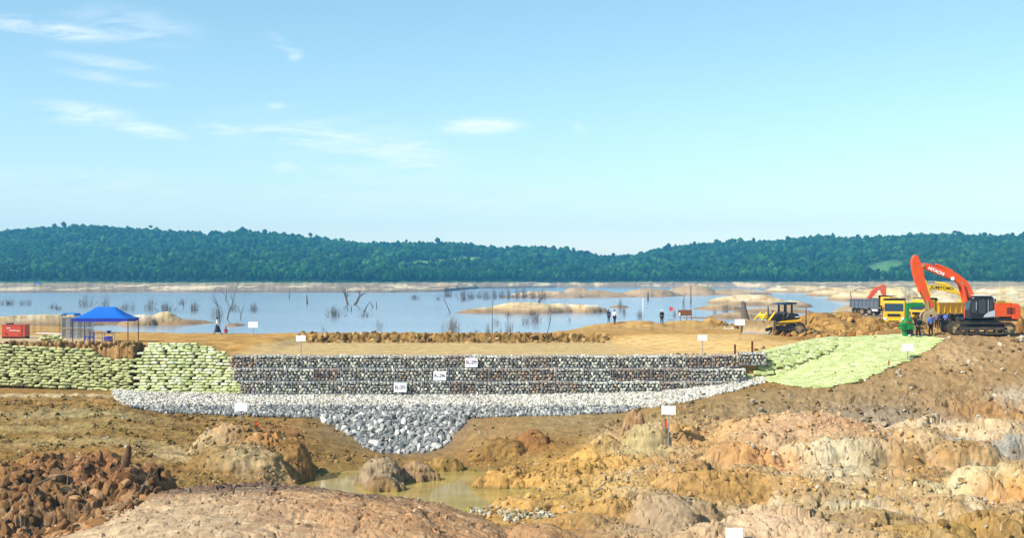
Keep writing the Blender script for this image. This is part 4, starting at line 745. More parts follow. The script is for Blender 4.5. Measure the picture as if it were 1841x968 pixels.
# ---------------------------------------------------------------- large orange excavator (side on, boom reaching left)
def excavator_big():
    k = 5.378*F/97.0; d = 97.0
    root = thing('excavator', 'large orange excavator on the earth mound, boom raised, bucket hanging at the left', 'excavator', at(1750, d, .02), 0)
    xo = X(1750, d); c = lambda cx, cy: (X(1500+cx/5.378, d)-xo, (866-cy)/k)
    P = lambda pts: [c(*p) for p in pts]
    y = -.2
    track(root, *[c(q, 0)[0] for q in (1050, 1672)], .82, y-1.35, y-.75); track(root, *[c(q, 0)[0]+.1 for q in (1062, 1660)], .82, y+.75, y+1.35)
    MB().box(c(1240, 0)[0], c(1560, 0)[0], y-.8, y+.8, .35, .75, .04).tube((c(1390, 0)[0], y, .7), (c(1390, 0)[0], y, 1.0), .75, n=24).build('undercarriage', M_black, root)
    deck = MB(); deck.box(c(1240, 0)[0], c(1700, 0)[0], y-1.3, y+1.3, .98, 1.2, .03); deck.build('slew_platform', M_black, root)
    eng = MB(); eng.prism(P([(1478, 705), (1478, 590), (1500, 572), (1640, 572), (1640, 705)]), y-1.3, y+1.3, .04); e = eng.build('engine_cover', M_orange, root)
    v = MB()
    for i in range(4): a = c(1592, 622+i*16); v.box(a[0], c(1672, 0)[0], y-1.335, y-1.30, a[1]-.03, a[1]+.03)
    v.build('vent', M_black, e)
    MB().box(c(1540, 0)[0], c(1600, 0)[0], y-.9, y-.6, c(0, 572)[1]-.02, c(0, 572)[1]+.14, .02).tube((c(1560, 0)[0], y+.3, c(0, 572)[1]), (c(1560, 0)[0], y+.3, c(0, 572)[1]+.3), .07).build('exhaust', M_black, e)
    cw = MB(); cw.prism(P([(1644, 728), (1644, 575), (1700, 578), (1724, 600), (1728, 700), (1700, 735)]), y-1.32, y+1.32, .06); cw.build('counterweight', M_orange, root)
    MB().box(c(1480, 0)[0], c(1640, 0)[0], y-1.32, y-1.27, c(0, 575)[1]+.02, c(0, 575)[1]+.06).tube((c(1480, 0)[0], y-1.25, c(0, 572)[1]+.1), (c(1640, 0)[0], y-1.25, c(0, 572)[1]+.1), .02).build('handrail', M_yellow, root)
    cab = MB(); cab.prism(P([(1240, 755), (1240, 640), (1258, 545), (1290, 518), (1340, 505), (1450, 505), (1470, 525), (1476, 640), (1476, 755)]), y-1.3, y-.25, .03); cb = cab.build('cab', M_black, root)
    MB().prism(P([(1252, 660), (1268, 552), (1308, 552), (1308, 672)]), y-1.325, y-1.31).prism(P([(1325, 672), (1325, 548), (1372, 535), (1392, 560), (1392, 672)]), y-1.325, y-1.31).prism(P([(1425, 640), (1430, 540), (1458, 540), (1464, 640)]), y-1.325, y-1.31).build('side_window', M_glass, cb)
    MB().prism(P([(1236, 640), (1254, 550), (1258, 552), (1240, 642)]), y-1.2, y-.35).build('windscreen', M_glass, cb)
    MB().prism(P([(1370, 708), (1385, 685), (1425, 655), (1480, 640), (1480, 700), (1420, 706)]), y-1.345, y-1.30).build('silver_panel', M_silver, cb)
    MB().tube((c(1302, 0)[0], y-1.34, c(0, 640)[1]), (c(1302, 0)[0], y-1.34, c(0, 560)[1]), .018).tube((c(1415, 0)[0], y-1.34, c(0, 690)[1]), (c(1415, 0)[0], y-1.34, c(0, 540)[1]), .018).build('handle', M_silver, cb)
    MB().box(c(1300, 0)[0], c(1440, 0)[0], y-1.25, y-.3, c(0, 503)[1], c(0, 497)[1], .01).build('cab_roof', M_white, cb)
    for q in (1284, 1305): MB().tube((c(q, 0)[0]-.05, y-1.1, c(0, 526)[1]), (c(q, 0)[0], y-1.1, c(0, 526)[1]), .045).build('work_light', M_white, cb)
    house = MB(); house.prism(P([(1300, 755), (1300, 640), (1330, 560), (1480, 560), (1480, 755)]), y+.35, y+1.3, .04); house.build('side_house', M_orange, root)
    boom = MB(); boom.prism(P([(1238, 570), (1245, 500), (1228, 440), (1195, 398), (1140, 352), (1050, 320), (985, 300), (900, 262), (838, 240), (828, 215), (845, 190), (900, 196), (960, 222), (1050, 250), (1120, 268), (1170, 288), (1215, 322), (1262, 362), (1290, 400), (1312, 450), (1335, 500), (1330, 570)]), y-.27, y+.27, .03)
    bo = boom.build('boom', M_orange, root)
    MB().tube((c(842, 0)[0], y-.34, c(0, 213)[1]), (c(842, 0)[0], y+.34, c(0, 213)[1]), .13).build('boom_pin', M_dusty, bo)
    ang = -math.atan2(1, 2.35)
    lettering('HITACHI', .34, M_white, bo, (c(966, 0)[0], y-.275, c(0, 268)[1]), (math.pi/2, -ang, 0), bold=.03)
    MB().tube((c(1122, 0)[0], y-.275, c(0, 338)[1]), (c(1122, 0)[0], y-.30, c(0, 338)[1]), .15, n=20).build('round_emblem', M_white, bo)
    ac = MB(); a = c(1130, 285); b = c(965, 212); e2 = c(845, 158); ac.tube((a[0], y-.1, a[1]+.12), (b[0], y-.1, b[1]+.08), .12); ac.build('arm_cylinder', M_orange, root)
    MB().tube((b[0], y-.1, b[1]+.08), (c(838, 190)[0], y-.1, c(838, 190)[1]), .055).build('cylinder_rod', M_chrome, root)
    for s in (-.42, .42):
        a = c(1255, 560); b = c(1212, 395); MB().tube((a[0], y+s, a[1]), (b[0], y+s, b[1]), .10).build('boom_cylinder', M_orange, root)
        b2 = c(1195, 370); MB().tube((b[0], y+s, b[1]), (b2[0], y+s, b2[1]), .05).build('cylinder_rod', M_chrome, root)
    arm = MB(); arm.prism(P([(762, 112), (795, 116), (812, 160), (838, 215), (846, 262), (858, 330), (880, 420), (912, 520), (942, 600), (930, 622), (905, 612), (870, 560), (830, 480), (795, 420), (765, 350), (742, 260), (733, 180), (742, 135)]), y-.22, y+.22, .03); ar = arm.build('arm', M_orange, root)
    a = c(792, 290); b = c(842, 470); b2 = c(880, 560); MB().tube((a[0]-.12, y, a[1]), (b[0]-.22, y, b[1]), .11).build('bucket_cylinder', M_orange, root)
    MB().tube((b[0]-.22, y, b[1]), (b2[0]-.10, y, b2[1]), .05).build('cylinder_rod', M_chrome, root)
    MB().prism(P([(868, 548), (890, 552), (900, 640), (884, 640)]), y-.3, y-.22).prism(P([(868, 548), (890, 552), (900, 640), (884, 640)]), y+.22, y+.3).prism(P([(905, 590), (938, 596), (950, 640), (920, 650)]), y-.2, y+.2).build('bucket_linkage', M_dusty, root)
    bk = MB(); prof = [(968, 668), (962, 700), (925, 715), (918, 780), (870, 782), (842, 750), (834, 700), (845, 668), (880, 650), (935, 640)]
    bk.prism(P(prof), y-.55, y+.55, .03); b_ = bk.build('bucket', M_dusty, root)
    t = MB()
    for i in range(5): yy = y-.5+i*.25; a = c(920, 780); t.box(a[0]-.04, a[0]+.12, yy-.05, yy+.05, a[1]-.06, a[1]+.03)
    t.build('bucket_teeth', M_dusty, b_)
excavator_big()
def excavator_yellow():
    d = 168.; k = F/d; root = thing('excavator', 'yellow excavator standing behind the large orange one, its boom seen beneath the orange boom', 'excavator', at(1700, d, .02)); xo = X(1700, d); g0 = CAMZ-root.location.z; yb = HY+g0*F/d
    c = lambda cx, cy: (X(1500+cx/5.378, d)-xo, (yb-(440+cy/5.378))/k); P = lambda pts: [c(*p) for p in pts]
    track(root, c(1130, 0)[0], c(1560, 0)[0], .9, -1.6, -1.0); track(root, c(1130, 0)[0], c(1560, 0)[0], .9, 1.0, 1.6)
    MB().box(c(1180, 0)[0], c(1600, 0)[0], -1.4, 1.4, 1.1, 2.3, .06).build('engine_house', M_yellow2, root); cb = MB().prism([(c(1180, 0)[0], 1.1), (c(1180, 0)[0]+.1, 2.9), (c(1180, 0)[0]+1.5, 3.0), (c(1180, 0)[0]+1.6, 1.1)], -1.4, -.4, .03).build('cab', M_yellow2, root)
    MB().box(c(1180, 0)[0]+.3, c(1180, 0)[0]+1.3, -1.43, -1.405, 1.9, 2.75).build('side_window', M_glass, cb)
    bo = MB().prism(P([(1270, 640), (1250, 560), (1225, 505), (1185, 478), (1150, 470), (1020, 445), (930, 432), (905, 420), (912, 396), (950, 392), (1050, 395), (1130, 402), (1165, 425), (1200, 462), (1245, 520), (1300, 600)]), -.28, .28, .03).build('boom', M_yellow2, root)
    lettering('SUMITOMO', .60, M_dark_ink, bo, (c(1035, 0)[0], -.285, c(0, 421)[1]), (math.pi/2, math.atan2(8, 110), 0), bold=.02)
    a = c(1110, 392); b = c(978, 368); MB().tube((a[0], 0, a[1]), (b[0], 0, b[1]), .18).build('arm_cylinder', M_yellow2, root); a = c(880, 365); MB().tube((b[0], 0, b[1]), (a[0], 0, a[1]), .07).build('cylinder_rod', M_chrome, root)
    MB().prism(P([(832, 340), (880, 338), (892, 372), (912, 420), (930, 480), (925, 500), (905, 500), (925, 590), (935, 640), (905, 640), (878, 560), (858, 470), (842, 400)]), -.25, .25, .03).build('arm', M_yellow2, root)
    MB().prism(P([(880, 590), (940, 600), (965, 660), (940, 700), (880, 690), (860, 640)]), -.7, .7, .04).build('bucket', M_dusty, root)
excavator_yellow()
def excavator_far():
    d = 212.; k = F/d; root = thing('excavator', 'small distant orange excavator behind the grey tipper truck with its arm bent down', 'excavator', at(1546, d, .02)); xo = X(1546, d); yb = HY+(CAMZ-root.location.z)*k
    c = lambda cx, cy: (X(1500+cx/9.679, d)-xo, (yb-(500+cy/9.679))/k); P = lambda pts: [c(*p) for p in pts]
    track(root, c(350, 0)[0], c(600, 0)[0]+1, .95, -1.6, -1.0); track(root, c(350, 0)[0], c(600, 0)[0]+1, .95, 1.0, 1.6)
    hs = MB().box(c(342, 0)[0], c(560, 0)[0], -1.4, 1.4, c(0, 490)[1], c(0, 362)[1], .08).build('engine_house', M_orange2, root)
    MB().box(c(392, 0)[0], c(412, 0)[0], -1.43, -1.405, c(0, 445)[1], c(0, 405)[1]).box(c(425, 0)[0], c(445, 0)[0], -1.43, -1.405, c(0, 445)[1], c(0, 405)[1]).build('white_markings', M_white, hs)
    MB().box(c(350, 0)[0]+.8, c(560, 0)[0], -1.3, 1.3, .85, c(0, 490)[1], .03).build('undercarriage', M_black, root)
    cb = MB().box(c(560, 0)[0], c(560, 0)[0]+1.7, -1.4, -.3, 1.2, c(0, 350)[1], .05).build('cab', M_black, root)
    bo = MB().prism(P([(570, 480), (578, 330), (610, 280), (640, 225), (690, 190), (750, 180), (820, 205), (835, 240), (760, 250), (715, 268), (680, 310), (640, 352), (640, 480)]), -.3, .3, .03).build('boom', M_orange2, root)
    MB().box(c(742, 0)[0], c(790, 0)[0], -.33, -.305, c(0, 248)[1], c(0, 222)[1]).build('white_marking', M_white, bo)
    a = c(690, 185); b = c(815, 140); MB().tube((a[0], 0, a[1]), (b[0], 0, b[1]), .12).build('arm_cylinder', M_orange2, root)
    MB().prism(P([(815, 118), (880, 112), (893, 160), (898, 300), (885, 420), (850, 420), (828, 260), (812, 170)]), -.28, .28, .03).build('arm', M_orange2, root)
    MB().prism(P([(840, 410), (900, 410), (930, 470), (900, 520), (840, 510)]), -.6, .6, .04).build('bucket', M_dusty, root)
excavator_far()
# ---------------------------------------------------------------- tipper trucks: cab at -x, body behind
def tipper(label, px, d, rz, bedmat, hood=True, cabm=M_yellow, L_=7.6):
    root = thing('tipper_truck', label, 'truck', at(px, d, .03), rz, 'tipper trucks parked on the site')
    MB().box(-.2, L_-.2, -.45, .45, .75, 1.0).box(-.9, -.2, -.5, .5, .6, .9).build('chassis', M_black, root)
    cab = MB().prism([(-1.25, .62), (-1.3, 1.5), (-1.12, 2.75), (-.95, 2.95), (.55, 2.98), (.65, 2.85), (.65, .95), (.35, .95), (.2, 1.25), (-.15, 1.42), (-.5, 1.25), (-.65, .75), (-.75, .62)], -1.22, 1.22, .05).build('cab', cabm, root)
    MB().prism([(-1.315, 1.72), (-1.18, 2.62), (-1.15, 2.62), (-1.29, 1.72)], -1.05, 1.05).build('windscreen', M_glass, cab)
    for s in (-1, 1):
        MB().prism([(-.95, 1.75), (-.85, 2.6), (.15, 2.6), (.15, 1.75)], s*1.235-.008, s*1.235+.008).build('door_window', M_glass, cab)
        MB().box(-1.5, -1.38, s*1.38-.10, s*1.38+.10, 1.9, 2.4, .02).tube((-1.2, s*1.2, 2.4), (-1.44, s*1.38, 2.35), .02).build('wing_mirror', M_black, cab)
        MB().box(-1.37, -1.31, s*.98-.17, s*.98+.17, .72, .98, .01).build('headlight', M_white, cab)
    MB().box(-1.35, -1.30, -.72, .72, 1.12, 1.42).build('grille', M_black, cab)
    MB().box(-1.42, -1.2, -1.22, 1.22, .45, .68, .03).build('bumper', cabm, cab)
    MB().box(-1.432, -1.42, -.6, .6, .50, .62).build('bumper_slot', M_black, cab)
    bed = MB(); z0, z1 = 1.25, 2.55
    bed.prism([(.95, z0), (.85, z1+.3), (.95, z1+.3), (1.05, z1), (L_-.1, z1-.05), (L_, z0)], -1.25, 1.25, .02)
    n = 7
    for i in range(n+1):
        x = 1.15+(L_-1.4)*i/n
        for s in (-1, 1): bed.box(x-.06, x+.06, s*1.31-.06, s*1.31+.06, z0, z1-.06)
    for s in (-1, 1): bed.box(.95, L_, s*1.31-.07, s*1.31+.07, z1-.10, z1+.03); bed.box(.95, L_, s*1.30-.06, s*1.30+.06, z0-.05, z0+.10)
    bd = bed.build('tipper_body', bedmat, root)
    MB().box(1.1, L_-.12, -1.15, 1.15, z1-.1, z1+.012).build('load_of_earth', M_dusty, bd)
    if hood: MB().prism([(-.75, 3.08), (-.75, 3.2), (.95, 3.2), (1.08, 2.9), (.95, 2.8), (.88, 3.08)], -1.22, 1.22, .02).build('cab_guard', M_black, bd)
    MB().box(1.2, 2.6, -1.15, -.75, .62, 1.1, .04).box(1.2, 2.6, .75, 1.15, .62, 1.1, .04).build('fuel_tank', M_silver if bedmat is M_slate else M_black, root)
    for x in (-.15, 3.9+(L_-7.6), 5.25+(L_-7.6)):
        for s in (-1, 1):
            w = MB().wheel((x, s*1.03, .54), .54, .34).build('wheel', M_rubber, root); MB().wheel((x, s*1.06, .54), .28, .34, 16).build('rim', M_dusty, w); MB().wheel((x, s*1.09, .54), .10, .36, 10).build('hub', M_black, w)
    for s in (-1, 1): MB().prism([(-.98+.83-.62, 1.02), (-.15-.5, 1.30), (-.15, 1.42), (-.15+.5, 1.3), (-.15+.62, 1.0), (-.15+.5, 1.2), (-.15, 1.33), (-.15-.5, 1.2)], s*1.06-.19, s*1.06+.19).build('mudguard', cabm, root)
    return root
tipper('yellow tipper truck nearest the left, its cab facing the viewer left of the green machine', 1608, 146, R(70), M_yellow)
tipper('yellow tipper truck with yellow ribbed body, partly behind the green machine and bucket', 1662, 154, R(26), M_yellow, L_=8.0)
tipper('tipper truck with slate grey ribbed body and yellow cab, farthest of the trucks', 1597, 196, R(180-50), M_slate, L_=6.4)
# ---------------------------------------------------------------- bulldozer
def bulldozer():
    d = 117.; k = F/d; root = thing('bulldozer', 'yellow and black crawler bulldozer with dusty blade and dark sun canopy', 'bulldozer', at(1405, d, .02), R(0)); xo = X(1405, d); yb = 600.
    c = lambda cx, cy: (X(1320+cx/10.757, d)-xo, (yb-(530+cy/10.757))/k); P = lambda pts: [c(*p) for p in pts]
    root.rotation_euler[2] = R(10)
    for (y0, y1) in ((-1.35, -.8), (.8, 1.35)): track(root, c(600, 0)[0], c(1285, 0)[0], 1.05, y0, y1)
    MB().prism(P([(600, 640), (690, 600), (900, 560), (1180, 520), (1200, 475), (1000, 490), (880, 505), (720, 530), (640, 570)]), -1.3, 1.3, .04).build('fender', M_yellow, root)
    MB().prism(P([(660, 610), (660, 400), (700, 375), (860, 370), (900, 420), (900, 600)]), -.62, .62, .05).build('engine_housing', M_black, root)
    MB().tube((c(720, 0)[0], -.2, c(0, 370)[1]), (c(720, 0)[0], -.2, c(0, 300)[1]), .07).tube((c(665, 0)[0], .3, c(0, 380)[1]), (c(665, 0)[0], .3, c(0, 225)[1]), .04).build('exhaust', M_black, root)
    MB().prism(P([(860, 480), (870, 370), (900, 330), (940, 420), (980, 360), (1060, 350), (1180, 370), (1215, 440), (1200, 470)]), -.95, .95, .05).build('operator_station', M_black, root)
    MB().box(c(1110, 0)[0], c(1190, 0)[0], -.975, -.955, c(0, 435)[1], c(0, 418)[1]).build('white_marking', M_white, root)
    can = MB().prism(P([(770, 190), (950, 150), (1120, 145), (1155, 158), (1140, 178), (960, 196)]), -1.05, 1.05, .02).build('canopy', mat('canopy_blue_black', srgb(36, 62, 88), .5), root)
    for x in (928, 1050):
        for s in (-.85, .85): a = c(x-8, 400); b = c(x, 170); MB().prism(P([(x-14, 430), (x-12, 170), (x+14, 170), (x+22, 430)]), s-.07, s+.07).build('canopy_post', M_black, root)
    for s in (-.45, .45):
        a = c(435, 490); b = c(560, 340); MB().tube((a[0], s*2, a[1]), (b[0], s*1.6, b[1]), .085).build('lift_cylinder', M_yellow2, root)
    a = c(540, 540); b = c(700, 345); MB().tube((a[0], -1.0, a[1]), (b[0], -.9, b[1]), .10).build('lift_cylinder', M_yellow2, root)
    MB().prism(P([(480, 400), (520, 370), (600, 380), (610, 440), (560, 470), (500, 460)]), -.6, .6, .04).prism(P([(555, 470), (600, 470), (590, 660), (560, 660)]), -1.1, -.9, .02).build('blade_bracket', M_yellow2, root)
    for s in (-1.45, 1.45): MB().prism(P([(470, 640), (640, 600), (1000, 610), (1000, 650), (640, 650), (480, 700)]), s-.08, s+.08).build('push_arm', M_black, root)
    x = c(480, 0)[0]; bl = MB(); pr = []
    for i in range(9): t = i/8; pr.append((x+.18*math.sin(math.pi*t)-.02-.12*t, .02+1.25*t))
    pr += [(a+.12, b) for a, b in pr[::-1]]; bl.prism(pr, -2.0, 1.7); blade = bl.build('blade', M_dusty, root); MB().box(x-.08, x+.02, -2.02, 1.72, -.02, .12).build('cutting_edge', M_steel, blade)
    for s in (-2.03, 1.73): MB().prism([(x-.25, -.02), (x+.15, -.02), (x+.2, 1.3), (x-.2, 1.3)], s-.025, s+.025).build('blade_end', M_dusty, blade)
    blade.rotation_euler[2] = R(32); blade.location = (-.35-x*(math.cos(R(32))-1)-.0, -x*math.sin(R(32)), 0)
    return root, c
DZ, dzc = bulldozer()
# ---------------------------------------------------------------- green machine
def green_machine():
    d = 96.2; k = 8.067*F/d; root = thing('compactor', 'green upright machine with a crooked head and dark base standing on the mound edge', 'machine', at(1627, d, .0)); xo = X(1627, d)
    c = lambda cx, cy: (X(1580+cx/8.067, d)-xo, (832-cy)/k); P = lambda pts: [c(*p) for p in pts]
    MB().prism(P([(385, 340), (430, 325), (560, 325), (600, 318), (670, 358), (640, 375), (590, 370), (560, 385), (470, 385), (440, 410), (425, 450), (430, 560), (390, 560), (388, 450)]), -.16, .16, .02).build('crooked_head', M_green, root)
    body = MB(); body.prism(P([(375, 560), (455, 550), (470, 600), (465, 700), (425, 720), (345, 720), (330, 650), (350, 600)]), -.35, .35, .04); b = body.build('body', M_green, root)
    for (a, q, r) in ((335, 640, .13), (330, 690, .14), (460, 640, .14), (470, 690, .13), (400, 580, .12)): MB().tube((c(a, q)[0], -.45, c(a, q)[1]), (c(a, q)[0], .4, c(a, q)[1]), r, n=16).build('side_drum', M_green, b)
    MB().box(c(375, 0)[0], c(435, 0)[0], -.40, -.36, c(0, 615)[1], c(0, 598)[1]).build('orange_band', M_orange, b)
    MB().prism(P([(350, 830), (352, 720), (390, 720), (392, 830)]), -.3, .3, .02).box(c(345, 0)[0], c(400, 0)[0], -.35, .35, 0, .10).build('front_leg', M_green, root)
    MB().prism(P([(400, 700), (480, 690), (485, 800), (470, 828), (400, 828)]), -.35, .35, .04).build('dark_base', M_black, root)
    for i in range(3): MB().tube((c(425, 0)[0]+.05*i, -.2, c(0, 450)[1]), (c(435, 0)[0]+.06*i, -.3, c(0, 570)[1]), .02).build('hose', M_black, b)
    MB().box(c(400, 0)[0], c(440, 0)[0], -.42, -.36, c(0, 800)[1], c(0, 785)[1]).build('white_plate', M_white, root)
green_machine()
# ---------------------------------------------------------------- canopy tent, furniture, site stores
M_blue = mat('blue_canvas', srgb(20, 106, 206), .6, var=.06, nscale=1.2, spec=.3); M_blue2 = mat('dark_blue_canvas', srgb(34, 52, 176), .6, var=.05); M_pblue = mat('blue_plastic', srgb(46, 54, 178), .4, var=.03, spec=.5); M_pole = mat('dark_pole', srgb(40, 42, 56), .4, var=0)
def canopy():
    d0, d1 = 102.6, 105.4; x0, x1 = X(130, d0), X(231, d0); g = CAMZ-5.42; root = thing('canopy_tent', 'blue pop-up canopy tent on thin dark poles at the plateau edge', 'canopy tent', ((x0+x1)/2, (d0+d1)/2, g)); hx = (x1-x0)/2; hy = 1.45; e = 2.05; rt = 2.98
    bm = bmesh.new(); n = 14
    def prof(t): return e+(rt-e)*(t**1.35)
    rings = []
    for i in range(n+1):
        t = i/n; a = hx-(hx-hx*.33)*t; b = hy*(1-t)+.02*t; z = prof(t); ring = []
        for (p, q) in (((-a, -b), (a, -b)), ((a, -b), (a, b)), ((a, b), (-a, b)), ((-a, b), (-a, -b))):
            for s in range(8): u = s/8; ring.append(bm.verts.new((p[0]+(q[0]-p[0])*u, p[1]+(q[1]-p[1])*u, z-.05*math.sin(math.pi*u)*(1-t)-.012*math.sin(u*19+i))))
        rings.append(ring)
    for i in range(n):
        for j in range(32): k = (j+1) % 32; bm.faces.new((rings[i][j], rings[i][k], rings[i+1][k], rings[i+1][j]))
    m = MB(); m.bm.free(); m.bm = bm; top = m.build('canopy_top', M_blue, root, smooth=True)
    v = MB()
    for (a, b) in (((-hx, -hy), (hx, -hy)), ((hx, -hy), (hx, hy)), ((hx, hy), (-hx, hy)), ((-hx, hy), (-hx, -hy))):
        for s in range(12):
            u0, u1 = s/12, (s+1)/12; p = [Vector((a[0]+(b[0]-a[0])*u, a[1]+(b[1]-a[1])*u)) for u in (u0, u1)]; zz = [e-.05*math.sin(math.pi*u) for u in (u0, u1)]
            o = (p[1]-p[0]).normalized(); o = Vector((o.y, -o.x))*.012; q = [v.bm.verts.new(w) for w in ((p[0].x+o.x, p[0].y+o.y, zz[0]), (p[1].x+o.x, p[1].y+o.y, zz[1]), (p[1].x+o.x, p[1].y+o.y, zz[1]-.24), (p[0].x+o.x, p[0].y+o.y, zz[0]-.24))]; v.bm.faces.new(q)
    v.build('valance', M_blue2, root)
    for (a, b) in ((-1, -1), (1, -1), (1, 1), (-1, 1)):
        gx, gy = root.location.x+a*hx*.985, root.location.y+b*hy*.98; z = gz(gx, gy)-g; l = MB().box(a*hx*.985-.03, a*hx*.985+.03, b*hy*.98-.03, b*hy*.98+.03, z-.02, e).build('pole', M_pole, root); MB().box(a*hx*.985-.07, a*hx*.985+.07, b*hy*.98-.07, b*hy*.98+.07, z-.02, z+.03).build('foot_plate', M_pole, l)
    for (a, b) in ((-1, 0), (1, 0)): pass
    fr = MB(); fr.tube((-hx, -hy, e-.02), (hx, -hy, e-.02), .015).tube((-hx, hy, e-.02), (hx, hy, e-.02), .015).tube((-hx, 0, e-.05), (hx, 0, e-.05), .015); fr.tube((-hx, -hy, e-.4), (0, -hy, e-.05), .012).tube((hx, -hy, e-.4), (0, -hy, e-.05), .012); fr.build('roof_frame', M_pole, root)
    return g
canopy()
def table(px, d):
    root = thing('table', 'long folding table with pale top beneath the blue canopy', 'table', at(px, d)); MB().box(-.95, .95, -.38, .38, .71, .745, .008).build('tabletop', mat('pale_blue_top', srgb(150, 190, 220), .5), root)
    for (a, b) in ((-.85, -.3), (.85, -.3), (.85, .3), (-.85, .3), (0, -.3), (0, .3)): MB().tube((a, b, 0), (a, b, .71), .02).build('leg', M_steel, root)
table(186, 104.3)
def plastic_chair(px, d, rz, label):
    root = thing('plastic_chair', label, 'chair', at(px, d), rz, 'blue plastic chairs beneath the canopy'); MB().box(-.23, .23, -.23, .23, .42, .46, .015).build('seat', M_pblue, root)
    MB().prism([(-.2, .46), (-.23, .9), (.23, .9), (.2, .46)], .20, .235, .01).build('backrest', M_pblue, root)
    for (a, b) in ((-1, -1), (1, -1), (1, 1), (-1, 1)): MB().tube((a*.25, b*.25, 0), (a*.19, b*.19, .43), .025, .03, 8).build('leg', M_pblue, root)
plastic_chair(157, 103.3, R(-80), 'blue plastic chair at the left end of the folding table'); plastic_chair(163.5, 103.0, R(-60), 'blue plastic chair right beside the leftmost chair, turned to the table')
def stool(px, d, label):
    root = thing('plastic_stool', label, 'stool', at(px, d)); MB().box(-.17, .17, -.17, .17, .42, .46, .015).build('seat', M_pblue, root)
    for (a, b) in ((-1, -1), (1, -1), (1, 1), (-1, 1)): MB().prism([(a*.19-.04, 0), (a*.14-.045, .43), (a*.14+.045, .43), (a*.19+.04, 0)], b*.16-.012, b*.16+.012).build('leg', M_pblue, root)
stool(192.5, 103.0, 'blue plastic stool beneath the canopy in front of the folding table'); stool(197, 103.5, 'blue plastic stool tucked in at the right end of the folding table')
def round_stool(): 
    root = thing('plastic_basin', 'round blue plastic basin on the folding table', 'basin', (X(196, 104.3), 104.3, gz(X(196, 104.3), 104.3)+.745)); MB().tube((0, 0, 0), (0, 0, .16), .12, .2, 16).build('bowl', M_pblue, root)
    MB().tube((0, 0, .15), (0, 0, .175), .215, .215, 16).build('rim', M_pblue, root)
round_stool()
def mesh_fence():
    d = 109.; x0, x1 = X(112, d), X(168, d); g = gz((x0+x1)/2, d); root = thing('mesh_screen', 'grey shade-net screen on posts behind the canopy tent', 'screen', ((x0+x1)/2, d, g)); h = 1.95; w = x1-x0
    m = bpy.data.materials.new('shade_net'); m.use_nodes = True; N = m.node_tree.nodes; b = N['Principled BSDF']; b.inputs['Base Color'].default_value = srgb(104, 118, 134); b.inputs['Roughness'].default_value = .9; b.inputs['Alpha'].default_value = .72
    for z0, z1 in ((.12, .98), (1.06, h)):
        nn = MB(); V = []
        for i in range(25):
            x = -w/2+w*i/24; y = .06*math.sin(i*.9); V.append((nn.bm.verts.new((x, y, z0+.03*math.sin(i*1.3))), nn.bm.verts.new((x, y+.02, z1-.03*math.sin(i*.8)))))
        for a, c in zip(V[:-1], V[1:]): nn.bm.faces.new((a[0], c[0], c[1], a[1]))
        nn.build('net', m, root)
    for i in range(5): x = -w/2+w*i/4; MB().tube((x, -.05, -.1), (x, -.05, h+.12), .035).build('post', M_steel, root)
    MB().tube((-w/2, -.06, h), (w/2, -.06, h), .02).tube((-w/2, -.06, 1.02), (w/2, -.06, 1.02), .02).build('rail', M_steel, root)
    r2 = thing('awning', 'small light blue awning behind the canopy tent and net screen', 'awning', (X(123, 112), 112, gz(X(123, 112), 112))); MB().prism([(-.55, 2.05), (-.1, 2.35), (.75, 2.3), (.9, 2.05), (.75, 2.22), (-.1, 2.27)], -.8, .8).build('cover', mat('light_blue_canvas', srgb(60, 150, 220), .6), r2)
    for a in (-.5, .85):
        for b_ in (-.75, .75): MB().tube((a, b_, 0), (a, b_, 2.1), .02).build('pole', M_pole, r2)
mesh_fence()
def generator():
    d = 113.; root = thing('generator', 'faded red generator box on skids at the far left of the plateau', 'generator', at(28.5, d)); w = 42/F*d/2; b = MB().box(-w, w, -.55, .55, .16, 1.22, .04).build('housing', paint('faded_red_paint', srgb(206, 72, 44), .3), root)
    MB().box(-w-.03, w+.03, -.58, .58, 1.22, 1.27, .01).build('lid', paint('worn_red_paint', srgb(190, 70, 50), .4), root); MB().box(-w, w, -.5, -.35, 0, .16).box(-w, w, .35, .5, 0, .16).build('skid', M_black, root)
    MB().box(-w*.75, -w*.25, -.2, .2, 1.27, 1.40, .03).tube((-w*.3, .1, 1.27), (-w*.3, .1, 1.48), .04).build('air_filter', M_black, root)
    t = MB()
    for (a, c, z) in ((-.6, -.25, .93), (-.35, .2, .72), (.24, .55, .70)): t.box(w*a*1.0, w*c*1.0 if c > a else w*a+.3, -.572, -.555, z, z+.05)
    t.build('white_markings', M_white, b); MB().box(w*.70, w*.74, -.575, -.56, .2, 1.18).tube((-w*.7, -.58, .5), (-w*.55, -.58, .42), .03).build('door_seam', M_black, b)
    MB().tube((-w*.6, -.57, .35), (-w*.5, -.60, .4), .03).tube((w*.5, -.57, .35), (w*.55, -.6, .4), .03).build('latch', M_black, b)
generator()
def bag_stack():
    d = 105.; rng = np.random.default_rng(77); g = CAMZ-gz(X(92, d), d)
    for r in range(3):
        for i in range(4 if r < 2 else 3):
            o = mk('sandbag', *BAGS[(r*4+i) % 10], M_bag, loc=(X(76+i*10.2+r*3, d), d+rng.normal()*.1, CAMZ-g+.10+r*.17)); o.rotation_euler = (0, 0, rng.normal()*.2); o.scale = (1, 1, 1.1)
            tag(o, 'pale green sandbag in the %s layer of the small spare pile between generator and canopy' % ('bottom', 'middle', 'top')[r], 'sandbag', 'spare pile of sandbags')
    p = tag(MB().box(-1.0, 1.0, -.3, .3, 0, .05, .01).build('plank', M_white, None, loc=(X(88, d), d+.05, CAMZ-g+.62)), 'white plank lying across the small spare pile of sandbags', 'plank'); p.rotation_euler = (0, R(3), R(5))
bag_stack()
